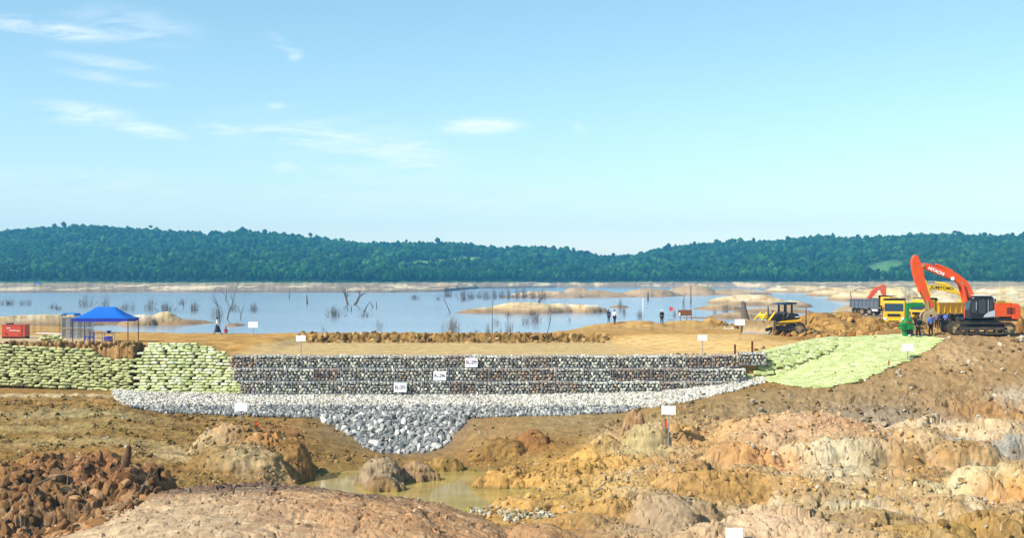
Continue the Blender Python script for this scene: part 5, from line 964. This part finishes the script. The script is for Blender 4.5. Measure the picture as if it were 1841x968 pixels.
# ---------------------------------------------------------------- sign boards, flags, posts
def board(px, py, pw, label, ybase=None, d=None, hratio=.62, post=M_steel):
    """px,py centre of the board; the post stands on the land at distance d"""
    w = pw*d/F; x = X(px, d); g = gz(x, d); zc = Zp(py, d); h = w*hratio; root = thing('sign_board', label, 'sign', (x, d, g), R(random.uniform(-6, 6)), 'blank white survey sign boards'); b = MB().box(-w/2, w/2, -.02, .02, zc-g-h/2, zc-g+h/2, .004).build('board', M_white, root)
    MB().tube((0, .04, -.15), (0, .04, zc-g+h*.3), .032, n=8).build('post', post, root); return root
board(455, 584.5, 17, 'blank white sign board on a thin post on the plateau, right of the walking man', d=118)
board(541, 609, 17.5, 'blank white sign board in the left part of the pit behind the gabion wall', d=94)
board(1263, 608, 17, 'blank white sign board on the sandy ramp, left of the two rusty stakes', d=95)
board(1330, 580, 17.5, 'blank white sign board beside the bulldozer blade', d=104)
board(1632, 625.5, 21.5, 'blank white sign board at the lower edge of the green sandbag slope', d=91.2)
board(433, 733, 23, 'blank white sign board before the pale rubble, above the left brown knoll', d=79.5)
board(1202, 738.5, 25.5, 'blank white sign board on the cliffed knob right of the pool', d=79.6)
board(1320, 960, 31, 'blank white sign board at the very bottom edge, on the nearest right-hand rocks', d=55.4)
def level_sign(text, px, py, d, y_wall, where):
    w, h = 22.5*92/F, 16.5*92/F; root = thing('level_sign', 'white level sign reading %s hung on the %s tier of the gabion wall' % (text, where), 'sign', (X(px, d), d, Zp(py, d)), 0, 'level signs on the gabion wall')
    MB().box(-w/2, w/2, -.015, .015, -h/2, h/2, .004).build('board', M_board, root); lettering(text, .37, M_ink, root, (0, -.018, 0), bold=.022, ext=.003).scale = (.74, 1, 1); MB().tube((-w*.3, .01, 0), (-w*.3, y_wall-d, 0), .02).tube((w*.3, .01, 0), (w*.3, y_wall-d, 0), .02).build('bracket', M_steel, root)
level_sign('RL-299', 847.5, 652.5, 91.75, 92.02, 'top'); level_sign('RL-296', 790.5, 676.5, 91.3, 91.57, 'middle'); level_sign('RL-293', 719.5, 697.5, 90.85, 91.12, 'bottom')
def flag(px, py, d, color, label, pole=1.0, h=.32, w=.2):
    x = X(px, d); g = gz(x, d); top = Zp(py, d)-g+h/2; root = thing('flag', label, 'flag', (x, d, g)); MB().tube((0, 0, -.1), (0, 0, top+.05), .014, n=6).build('stick', M_dead2, root)
    m = MB(); n = 6; A = []
    for i in range(n+1): t = i/n; A.append((m.bm.verts.new((w*t*.6+.012, .04*math.sin(t*5), top-.10*t)), m.bm.verts.new((w*t*.35+.012, .05*math.sin(t*4+1)-.02, top-h*(.95+.1*t)))))
    for a, b in zip(A[:-1], A[1:]): m.bm.faces.new((a[0], b[0], b[1], a[1]))
    m.build('cloth', mat(label.split()[0]+'_flag_cloth', color, .7, var=.1), root)
flag(459, 764, 78.5, srgb(236, 60, 24), 'orange red flag on a short stick beside the sign above the brown knoll', h=.42)
flag(1196, 762, 79.8, srgb(240, 70, 30), 'red flag in front of the sign on the cliffed knob', h=.55)
flag(1597, 653, 90.3, srgb(240, 90, 20), 'orange flag at the lower edge of the green sandbag slope', h=.36)
flag(1211, 920, 59.2, srgb(20, 90, 190), 'blue flag on a stick on the grey boulder near the bottom edge', h=.46)
flag(1204, 556, 147, srgb(220, 60, 60), 'small red flag on a pole beside the man in dark suit on the plateau', h=.5, w=.75)
def stake(px, y0, y1, d, label, m=M_rust, r=.07): x = X(px, d); z0 = min(gz(x, d), Zp(y1, d)); z1 = Zp(y0, d); tag(MB().box(-r, r, -r, r, -.1, z1-z0, .008).build('stake', m, None, loc=(x, d, z0)), label, 'stake')
stake(1321.5, 620, 638, 92.5, 'rusty iron stake on the gabion wall end, left one of two'); stake(1352.5, 614, 634, 93, 'rusty iron stake just left of the green sandbag slope')
def rod(px, y0, y1, d, label, m, r=.02, name='pole'):
    x = X(px, d); z0 = gz(x, d) if y1 is None else Zp(y1, d); tag(MB().tube((0, 0, -.1), (0, 0, Zp(y0, d)-z0), r, r*.8, 8).build(name, m, None, loc=(x, d, z0), smooth=True), label, 'pole')
rod(877, 735, None, 80, 'thin orange-brown measuring rod standing at the back edge of the pool', mat('ranging_rod', srgb(190, 110, 50), .6), .018)
rod(885, 540, None, 120.5, 'tall thin dark pole on the plateau rim before the lake', M_dead, .04); rod(1156, 536, None, 146, 'tall white pole on the plateau between the people', M_white, .035); rod(1449, 553, None, 140, 'leaning dark timber pole behind the bulldozer', M_dead, .10)
rod(1382, 553, None, 128, 'thin grey pole behind the bulldozer blade', M_dead, .05); rod(1242, 512, 548, 330, 'tall thin bare trunk rising from the far mud bank', M_dead, .16); rod(1165, 524, 540, 380, 'short dark trunk on the brown far bank', M_dead, .25)
def notice():
    d = 150.; root = thing('notice_board', 'brown timber notice board on two legs at the lake edge behind the plateau', 'notice board', at(1233, d), R(8)); bd = MB().box(-.95, .75, -.05, .05, .55, 1.25, .01, rot=(R(-22), R(6), 0)).build('panel', M_wood, root)
    for a in (-.7, .1, .7): MB().tube((a, 0, -.1), (a, 0, 1.2), .05, n=8).build('leg', M_dead, root)
    MB().box(-.92, -.72, -.16, -.12, .55, .95).build('pale_sheet', M_white, root)
notice()
# ---------------------------------------------------------------- people
M_skin = mat('skin', srgb(150, 104, 78), .6, var=.05); M_hair = mat('black_hair', srgb(24, 20, 20), .7, var=0); M_blackcloth = mat('black_cloth', srgb(26, 26, 34), .9, var=.15); M_navy = mat('navy_cloth', srgb(40, 42, 78), .9, var=.15); M_shirtw = mat('white_shirt', srgb(236, 238, 244), .85, var=.06); M_shirtb = mat('blue_shirt', srgb(86, 120, 200), .85, var=.08); M_shirtp = mat('lilac_shirt', srgb(112, 104, 180), .85, var=.08); M_red = mat('red_cloth', srgb(206, 40, 60), .85, var=.1)
def skinned(name, verts, edges, radii, m, parent, sub=1):
    me = bpy.data.meshes.new('tmp'); me.from_pydata([tuple(v) for v in verts], edges, []); o = bpy.data.objects.new('tmp', me); COL.objects.link(o)
    sk = o.modifiers.new('s', 'SKIN'); sk.use_smooth_shade = True
    for i, r in enumerate(radii): me.skin_vertices[0].data[i].radius = (r, r) if not isinstance(r, tuple) else r
    me.skin_vertices[0].data[0].use_root = True
    if sub: o.modifiers.new('b', 'SUBSURF').levels = sub
    bpy.context.view_layer.update(); nm = bpy.data.meshes.new_from_object(o.evaluated_get(bpy.context.evaluated_depsgraph_get())); bpy.data.objects.remove(o); bpy.data.meshes.remove(me)
    nm.name = name; nm.materials.clear(); nm.materials.append(m); r = bpy.data.objects.new(name, nm); COL.objects.link(r); r.parent = parent; return r
def person(px, d, label, rz=0, H=1.68, step=0.0, top=M_shirtw, low=M_blackcloth, skirt=False, arms='down', hat=None, dz=0, z=None):
    """faces -y (towards the camera) at rz=0; step spreads the feet along the facing direction"""
    loc = at(px, d, dz) if z is None else (X(px, d), d, z); root = thing('person', label, 'person', loc, rz); root.scale = (H/1.7,)*3
    V = {}; f = -1
    V['pel'] = (0, 0, .94); V['bel'] = (0, .0, 1.1); V['che'] = (0, -.01, 1.3); V['neckb'] = (0, 0, 1.43); V['neck'] = (0, -.005, 1.5); V['head'] = (0, -.015, 1.585); V['crown'] = (0, -.005, 1.66)
    R_ = {'pel': .135, 'bel': .12, 'che': .14, 'neckb': .075, 'neck': .052, 'head': .078, 'crown': .06}; E = [('pel', 'bel'), ('bel', 'che'), ('che', 'neckb'), ('neckb', 'neck'), ('neck', 'head'), ('head', 'crown')]
    for s, nm in ((1, 'l'), (-1, 'r')):
        st = step*s
        V['hip'+nm] = (s*.09, 0, .88); V['knee'+nm] = (s*.10, -st*.45-.02, .49); V['ank'+nm] = (s*.105, -st+(.02), .085+(.05 if st < 0 else 0)); V['toe'+nm] = (s*.12, -st-.15, .035)
        R_['hip'+nm] = .088; R_['knee'+nm] = .056; R_['ank'+nm] = .036; R_['toe'+nm] = .03; E += [('pel', 'hip'+nm), ('hip'+nm, 'knee'+nm), ('knee'+nm, 'ank'+nm), ('ank'+nm, 'toe'+nm)]
        V['sh'+nm] = (s*.185, 0, 1.385)
        if arms == 'down': el = (s*.235, .02+st*.15, 1.11); wr = (s*.225, -.05+st*.35, .87)
        elif arms == 'front': el = (s*.24, -.02, 1.12); wr = (s*.07, -.2, 1.02)
        else: el = (s*.26, .06, 1.12); wr = (s*.12, .14, 1.0) if s > 0 else (s*.12, -.2, 1.05)
        V['el'+nm] = el; V['wr'+nm] = wr; R_['sh'+nm] = .056; R_['el'+nm] = .04; R_['wr'+nm] = .026; E += [('che', 'sh'+nm), ('sh'+nm, 'el'+nm), ('el'+nm, 'wr'+nm)]
        dirn = (Vector(wr)-Vector(el)).normalized(); V['palm'+nm] = tuple(Vector(wr)+dirn*.07); R_['palm'+nm] = .03; E.append(('wr'+nm, 'palm'+nm))
        for q in range(4): V['f%d%s' % (q, nm)] = tuple(Vector(wr)+dirn*(.155-.01*abs(q-1.4))+Vector((0, -.03+.02*q, 0))); R_['f%d%s' % (q, nm)] = .008; E.append(('palm'+nm, 'f%d%s' % (q, nm)))
        V['th'+nm] = tuple(Vector(wr)+dirn*.07+Vector((-s*.02, -.055, 0))); R_['th'+nm] = .009; E.append(('palm'+nm, 'th'+nm))
    ks = list(V); ix = {k: i for i, k in enumerate(ks)}; body = skinned('body', [V[k] for k in ks], [(ix[a], ix[b]) for a, b in E], [R_[k] for k in ks], M_skin, root)
    fc = MB(); fc.prism([(-.012, 1.555), (0, 1.6), (.012, 1.555)], -.118, -.085); fc.build('nose', M_skin, root)
    def sub(keys, grow, m, name, extra=None, cut=None):
        kk = [k for k in ks if k in keys]; VV = dict((k, V[k]) for k in kk); RR = dict((k, R_[k]+grow) for k in kk); EE = [(a, b) for a, b in E if a in VV and b in VV]
        if extra: VV.update(extra[0]); RR.update(extra[1]); EE += extra[2]
        kk = list(VV); ii = {k: i for i, k in enumerate(kk)}; return skinned(name, [VV[k] for k in kk], [(ii[a], ii[b]) for a, b in EE], [RR[k] for k in kk], m, root)
    sub(['pel', 'bel', 'che', 'neckb', 'shl', 'shr', 'ell', 'elr', 'wrl', 'wrr'], .016, top, 'shirt')
    if skirt:
        sk = MB(); n = 20; rings = []
        for i in range(7):
            t = i/6; zz = 1.0-.80*t; rx = .155+.03*t; ry = .13+.05*t+abs(step)*.55*t; rings.append([sk.bm.verts.new((rx*math.cos(a)*(1+.04*math.sin(a*5)), ry*math.sin(a)*(1+.04*math.sin(a*7)), zz)) for a in [2*math.pi*j/n for j in range(n)]])
        for a, b in zip(rings[:-1], rings[1:]):
            for j in range(n): q = (j+1) % n; sk.bm.faces.new((a[j], a[q], b[q], b[j]))
        sk.build('long_skirt', low, root, smooth=True)
    else: sub(['pel', 'hipl', 'hipr', 'kneel', 'kneer', 'ankl', 'ankr'], .018, low, 'trousers')
    for s, nm in ((1, 'l'), (-1, 'r')): t = V['toe'+nm]; a = V['ank'+nm]; MB().ball(((t[0]+a[0])/2, (t[1]+a[1])/2, .045+max(0, a[2]-.09)), .06, (.8, 2.1, .75)).build('shoe', M_hair, root, smooth=True)
    if hat: MB().ball((0, -.005, 1.64), .105, (1, 1.15, .8)).tube((0, -.02, 1.625), (0, -.02, 1.64), .14, n=18).build('hard_hat', hat, root, smooth=True)
    else: MB().ball((0, .02, 1.63), .098, (.95, 1.0, 1.0)).build('hair', M_hair, root, smooth=True)
    return root
person(391, 121.5, 'person in white shirt and long dark skirt striding to the right at the lake edge', R(90), 1.68, .34, M_shirtw, M_navy, skirt=True)
person(1094.5, 150, 'person in dark jacket at the lake edge, left of the one in white', R(160), 1.62, .05, M_navy, M_navy)
person(1105, 146, 'person in white shirt and dark trousers at the left of the plateau group', R(150), 1.70, .08, M_shirtw, M_blackcloth)
person(1190, 146, 'person in black suit and white hard hat standing on the plateau', R(5), 1.74, .06, M_blackcloth, M_blackcloth, hat=M_white)
person(1651, 95.6, 'person in black standing with back turned right of the green machine', R(180), 1.72, .04, M_blackcloth, M_blackcloth, arms='front')
person(1673.5, 95.8, 'person in blue shirt and dark trousers standing before the excavator bucket', R(200), 1.70, .04, M_shirtb, M_blackcloth, arms='front')
person(1684, 132, 'person in lilac shirt in the group beside the truck', R(170), 1.68, .04, M_shirtp, M_blackcloth, arms='front')
person(1691, 134, 'person in black between the lilac and pale blue shirts beside the truck', R(190), 1.70, .04, M_blackcloth, M_blackcloth)
person(1700, 131, 'person in pale blue shirt at the right of the group beside the truck', R(150), 1.72, .04, M_shirtb, M_blackcloth, arms='front')
person(1707, 133, 'person in black at the right end of the group beside the truck', R(160), 1.66, .04, M_blackcloth, M_blackcloth)
def driver():
    c = dzc(985, 300); root = thing('person', 'person in dark clothes seated under the bulldozer canopy', 'person', (DZ.location.x+c[0]*math.cos(R(10)), DZ.location.y+c[0]*math.sin(R(10)), DZ.location.z+dzc(0, 430)[1]), R(-80))
    V = [(0, 0, 0), (0, 0, .3), (0, 0, .52), (0, 0, .62), (0, -.01, .72), (0, 0, .8), (.1, -.4, .05), (.1, -.45, -.35), (-.1, -.4, .05), (-.1, -.45, -.35), (.2, 0, .48), (.24, -.15, .25), (.15, -.4, .3), (-.2, 0, .48), (-.24, -.15, .25), (-.15, -.4, .3)]
    E = [(0, 1), (1, 2), (2, 3), (3, 4), (4, 5), (0, 6), (6, 7), (0, 8), (8, 9), (2, 10), (10, 11), (11, 12), (2, 13), (13, 14), (14, 15)]; skinned('body', V, E, [.15, .14, .14, .06, .085, .06, .08, .055, .08, .055, .065, .045, .035, .065, .045, .035], M_blackcloth, root)
    MB().ball((0, 0, .77), .10).tube((0, -.02, .80), (0, -.02, .815), .14, n=16).build('cap', M_hair, root, smooth=True)
driver()
def red_figure():     # crouching on the spit behind the walking person
    root = thing('person', 'person in red crouching at the water edge right of the walking figure', 'person', (X(404, 152), 152, LAKE-.03), R(60))
    V = [(0, 0, .25), (0, -.08, .5), (0, -.14, .68), (0, -.17, .78), (0, -.2, .88), (0, -.19, .95), (.1, -.35, .45), (.1, -.12, .08), (-.1, -.35, .45), (-.1, -.12, .08), (.18, -.14, .66), (.2, -.35, .45), (.1, -.5, .35), (-.18, -.14, .66), (-.2, -.35, .45), (-.1, -.5, .35)]
    E = [(0, 1), (1, 2), (2, 3), (3, 4), (4, 5), (0, 6), (6, 7), (0, 8), (8, 9), (2, 10), (10, 11), (11, 12), (2, 13), (13, 14), (14, 15)]; r = [.15, .14, .13, .06, .085, .06, .08, .05, .08, .05, .06, .045, .03, .06, .045, .03]
    skinned('body', V, E, r, M_skin, root); skinned('shirt', [V[i] for i in (0, 1, 2, 10, 11, 13, 14)], [(0, 1), (1, 2), (2, 3), (3, 4), (2, 5), (5, 6)], [.17, .16, .15, .08, .06, .08, .06], M_red, root); MB().ball((0, -.18, .93), .095).build('hair', M_hair, root, smooth=True)
red_figure()
# ---------------------------------------------------------------- dead trees and reeds in the lake
def twig(m, p, dirv, L_, r, rng, depth, V, E, Rr):
    k = 4; idx = len(V)-1 if False else None
def branchy(rng, h, r, lean=(0, 0), nb=5, spread=.7, depth=2, bars_=None):
    """tapered wandering limbs as a list of segments (p, q, r0, r1)"""
    S = []
    def go(p, v, L_, r, dep):
        n = 5; q = Vector(p); v = Vector(v).normalized()
        for i in range(n):
            v = (v+Vector(rng.normal(size=3)*.14)).normalized(); w = q+v*(L_/n); r1 = r*(1-.75*(i+1)/n)+.006; r0 = r*(1-.75*i/n)+.006; S.append((q.copy(), w.copy(), r0, r1)); q = w
            if dep > 0 and i >= 1 and rng.random() < nb/5: sd = Vector(rng.normal(size=3)); sd.z = abs(sd.z)*.6; go(q, (v*.6+sd.normalized()*spread), L_*rng.uniform(.3, .6), r1*.7, dep-1)
    go((0, 0, -.3), (lean[0], lean[1], 1), h+.3, r, depth); return S
def limbs(S, name, m, parent=None, loc=None):
    b = MB()
    for p, q, r0, r1 in S: b.tube(p, q, r0, r1, 6)
    return b.build(name, m, parent, loc=loc)
def on(px, d): x = X(px, d); return (x, d, max(gz(x, d), LAKE))
rt = np.random.default_rng(44)
def dead_tree(px, d, h, label, r=.12, lean=(0, 0), nb=4, m=M_dead, spread=.7, depth=2): t = limbs(branchy(rt, h, r, lean, nb, spread, depth), 'dead_tree', m, None, on(px, d)); tag(t, label, 'dead tree')
dead_tree(408, 208, 5.2, 'bare upright dead tree in the lake right above the walking person', .13, (0, 0), 3)
dead_tree(396, 196, 4.4, 'bare leaning dead tree at the tip of the left sandbank', .12, (-.25, 0), 4); dead_tree(432, 212, 2.6, 'small forked dead tree standing in the lake right of the tallest one', .09, (.2, 0), 3)
dead_tree(626, 320, 4.2, 'dark twisted dead tree with spreading limbs in open water', .38, (-.5, 0), 4, spread=1.2); dead_tree(636, 318, 4.6, 'dark twisted dead tree with upturned limbs in open water, right of its twin', .42, (.5, 0), 3, spread=1.1)
dead_tree(552, 330, 2.6, 'short dark snag with a hooked foot in open water', .3, (.1, 0), 1); dead_tree(625, 262, 1.2, 'short stub of dead trunk, left of a pair in the lake', .14, (-.2, 0), 0); dead_tree(632, 262, 1.3, 'short stub of dead trunk, right of a pair in the lake', .14, (.05, 0), 0)
dead_tree(653, 250, 2.4, 'leaning bare trunk sloping up to the right in the lake', .2, (.75, 0), 1); dead_tree(671, 290, 1.7, 'thin dark stump post in the lake left of its neighbour', .14, (-.1, 0), 1); dead_tree(677, 288, 1.6, 'thin dark stump post in the lake right of its neighbour', .14, (.1, 0), 1)
dead_tree(810, 246, 2.6, 'forked bare branch at the left tip of the central sandbank', .13, (-.35, 0), 3); dead_tree(968, 345, 3.0, 'dark forked dead trunk among the reeds in mid lake', .4, (.2, 0), 3); dead_tree(1229, 335, 3.0, 'pale forked snag beside the far mud bank', .22, (.1, 0), 2, M_dead2)
dead_tree(982, 150, 3.4, 'thin leaning bare sapling in the near water at the centre', .05, (.25, 0), 2); dead_tree(1531, 330, 4.0, 'small bare tree on the far sand left of the trucks', .18, (0, 0), 4); dead_tree(330, 290, 2.0, 'small bare snag far out in the lake above the left sandbank', .12, (.1, 0), 3)
dead_tree(405, 380, 4.0, 'thin distant snag near the far shore, above the tallest dead tree', .16, (0, 0), 1); dead_tree(520, 420, 3.5, 'thin distant post-like snag near the far shore', .2, (0, 0), 0)
def stump(px, d, label):
    S = branchy(rt, 2.6, .42, (-.16, 0), 2, .5, 1); b = MB(); b.tube((.1, 0, -.3), (-.35, 0, 2.2), .6, .34, 12).tube((-.35, 0, 2.2), (-.6, 0, 2.9), .3, .06, 8).tube((-.2, 0, 2.0), (-.1, .1, 2.8), .2, .04, 7).tube((-.4, 0, 2.0), (-.3, -.1, 3.1), .15, .03, 7); t = b.build('tree_stump', M_dead, None, loc=on(px, d)); 
    for v in t.data.vertices: v.co.x += .06*math.sin(v.co.z*7+v.co.y*5)
    tag(t, label, 'tree stump')
stump(1341, 158, 'dark broken tree stump on the shore left of the bulldozer')
def tuft_mesh(rng, w, h, n):
    S = []
    for i in range(n):
        x = rng.normal()*w*.33; y = rng.normal()*w*.3; hh = h*rng.uniform(.35, 1)*math.exp(-(x/w)**2); lx = x*.35+rng.normal()*.12*h; r = rng.uniform(.008, .02); p = Vector((x, y, -.1)); q = Vector((x+lx*.4, y, hh*.55)); t = Vector((x+lx, y+rng.normal()*.1, hh)); S += [(p, q, r, r*.8), (q, t, r*.8, r*.3)]
        if rng.random() < .6: a = p.lerp(t, rng.uniform(.4, .8)); S.append((a, a+Vector((rng.normal()*.22*h, 0, .3*h*rng.random())), r*.6, r*.25))
    b = MB()
    for p, q, r0, r1 in S: b.tube(p, q, r0, r1, 4)
    return b
TUFT = {}
def shrub(px, d, w, h, label, dense=40, m=M_dead, grp='dead shrubs standing in the lake'):
    key = (m.name, int(rt.integers(4)), dense)
    if key not in TUFT: o = TUFT[key] = tuft_mesh(rt, 1.0, 1.0, dense).build('dead_shrub', m)
    else: o = TUFT[key].copy(); COL.objects.link(o)
    o.location = on(px, d); o.scale = (w, w, h); o.rotation_euler[2] = rt.uniform(0, .6); tag(o, label, 'shrub', grp)
pos = ['in the near water', 'in mid lake', 'in the far part of the lake']
LAB = {}
def sh(px, py, wpx, hpx, where, dense=36, m=M_dead):
    d = min(7.0*F/(py-HY), 900); shrub(px, d, wpx/F*d*.62, hpx/F*d*1.25, 'grey bare shrub '+where, dense, m)
sh(15, 549, 26, 13, 'at the far left edge of the lake', 46); sh(40, 549, 12, 10, 'in the lake right of the leftmost shrub'); sh(52, 549, 12, 12, 'second to the right of the leftmost lake shrub'); sh(96, 555, 20, 10, 'in the lake above and left of the blue canopy'); sh(105, 558, 14, 8, 'just before the shrub left of the blue canopy')
sh(155, 552, 30, 20, 'in the lake behind the canopy roof, left side', 30); sh(187, 552, 22, 24, 'in the lake behind the canopy roof, right side', 24); sh(225, 558, 22, 14, 'in the lake right of the canopy roof'); sh(240, 559, 12, 18, 'with tall stems in the lake right of the canopy roof', 20)
sh(270, 558, 22, 22, 'in the lake left of the cone of sand'); sh(300, 560, 28, 16, 'behind the top of the cone of sand', 60); sh(351, 560, 20, 18, 'in the lake right of the cone of sand', 46); sh(327, 548, 16, 10, 'far behind the cone of sand'); sh(392, 572, 22, 26, 'at the tip of the left sandbank behind the walking person', 46)
sh(420, 559, 20, 14, 'in the lake right of the tallest dead tree'); sh(456, 560, 16, 16, 'in the lake directly above the small plateau sign', 60); sh(600, 570, 28, 18, 'in mid lake below the twisted dead trees, left one', 60); sh(655, 570, 22, 10, 'in mid lake below the twisted dead trees, right one'); sh(745, 539, 20, 9, 'in the far lake right of the twisted trees', 46)
sh(788, 540, 10, 8, 'beside the left tip of the central sandbank, far out'); sh(806, 534, 22, 14, 'in the reed belt, at its left end', 60); sh(834, 540, 18, 22, 'in the reed belt behind the central sandbank, tall', 60)
for i, (a, b, w, h) in enumerate([(848, 538, 14, 14), (862, 536, 12, 12), (874, 538, 16, 16), (888, 537, 14, 18), (902, 536, 16, 14), (915, 537, 12, 20), (929, 537, 14, 18), (943, 536, 16, 18), (958, 537, 14, 16), (975, 538, 16, 18)]): sh(a, b, w, h, 'in the reed belt, %s from left in its middle row' % ORD[i], 60)
sh(682, 594, 12, 26, 'with thin stems in the near water, left of centre', 26); sh(582, 599, 12, 16, 'with two stems at the near rim of the lake', 14); sh(815, 600, 26, 32, 'tall and dense at the near rim of the lake, below the central sandbank', 60, M_dead2); sh(795, 600, 14, 24, 'leaning left at the near rim below the central sandbank', 14)
sh(855, 602, 20, 10, 'low at the near rim, left of the tall dark pole', 24); sh(877, 604, 10, 20, 'dark, close left of the tall dark pole', 50); sh(915, 603, 16, 34, 'tall at the near rim, right of the tall dark pole', 40); sh(900, 603, 8, 16, 'low between the tall pole and the tall shrub', 30); sh(893, 584, 14, 14, 'pale, in the near water behind the tall dark pole', 30, M_dead2)
sh(945, 582, 20, 16, 'in the near water, left one of the low tangle', 40); sh(962, 580, 22, 20, 'in the near water, right one of the low tangle', 50); sh(915, 568, 16, 8, 'on the water before the central sandbank', 50); sh(955, 567, 20, 8, 'on the water before the right end of the central sandbank', 60)
sh(1024, 578, 5, 8, 'tiny, in open water left of the two people'); sh(1115, 558, 12, 20, 'dark, on the small islet behind the two people', 46); sh(1122, 566, 8, 14, 'dark, just before the islet shrub', 60); sh(1150, 572, 14, 14, 'behind the white pole', 50); sh(1230, 560, 8, 22, 'thin, behind the notice board', 24)
sh(1305, 571, 14, 26, 'dark and upright left of the broken stump', 46); sh(1285, 570, 10, 18, 'small, left of the upright dark shrub near the stump', 30); sh(1212, 570, 8, 16, 'small, between the dark suit and the notice board', 40); sh(1330, 568, 12, 14, 'pale, right beside the broken stump', 30, M_dead2)
# debris of the clod heap: trunk stub, roots
def trunk_stub():
    d = 64.6; x = X(228, d); g = gz(x, d); root = tag(MB().tube((-.35, 0, -.5), (.05, 0, .95), .26, .19, 12).tube((.05, 0, .95), (.14, 0, 1.35), .19, .11, 10).tube((.14, 0, 1.35), (.2, .05, 1.75), .03, .012, 6).tube((-.1, 0, .3), (-.6, -.3, -.2), .12, .07, 8).build('tree_stump', mat('stump_bark', srgb(110, 78, 56), .95, var=.4, nscale=6, bump=.03, bscale=12), None, loc=(x, d, g)), 'weathered trunk stub sticking up from the heap of red clods', 'tree stump')
    for v in root.data.vertices: v.co.x += .03*math.sin(v.co.z*9+v.co.y*7); v.co.y += .03*math.sin(v.co.z*8)
trunk_stub()
for (px, d, L_, a, e, lab) in [(225, 62.5, 2.2, -50, -.25, 'pale fallen branch reaching right from the trunk stub in the red clods'), (105, 63, 1.9, -35, .1, 'thin curved root lying on the left red clods'), (40, 59.5, 2.0, -20, -.1, 'pale thin branch at the far left bottom on the red clods'), (290, 61.5, 1.6, 5, -.05, 'thin dry branch between the clods and the big smooth hump'), (1060, 68.5, 1.5, 20, 0, 'dead branch lying by the wet channel right of the pool')]:
    x = X(px, d); S = branchy(rt, L_, .045, (math.cos(R(a)), .2, .05+e), 3, .8, 1); tag(limbs(S, 'fallen_branch', M_dead2, None, (x, d, gz(x, d)+.12)), lab, 'branch')
# far shore: tiny blue shelter and white rocks
def shelter(): x, d = X(68, 640), 640; root = thing('shelter', 'tiny blue shelter on the far shore at the left', 'shelter', (x, d, gz(x, d))); MB().prism([(-1.6, 1.8), (0, 2.6), (1.6, 1.8), (1.6, 1.7), (-1.6, 1.7)], -1.2, 1.2).build('roof', M_blue, root); [MB().tube((a, b, -.2), (a, b, 1.75), .07, n=6).build('post', M_dead, root) for a in (-1.4, 1.4) for b in (-1, 1)]
shelter()

for o in bpy.data.objects:
    if len(str(o.get('label', '')).split()) > 16: o['label'] = ' '.join(o['label'].split()[:16]); print('LONG LABEL', o['label'])
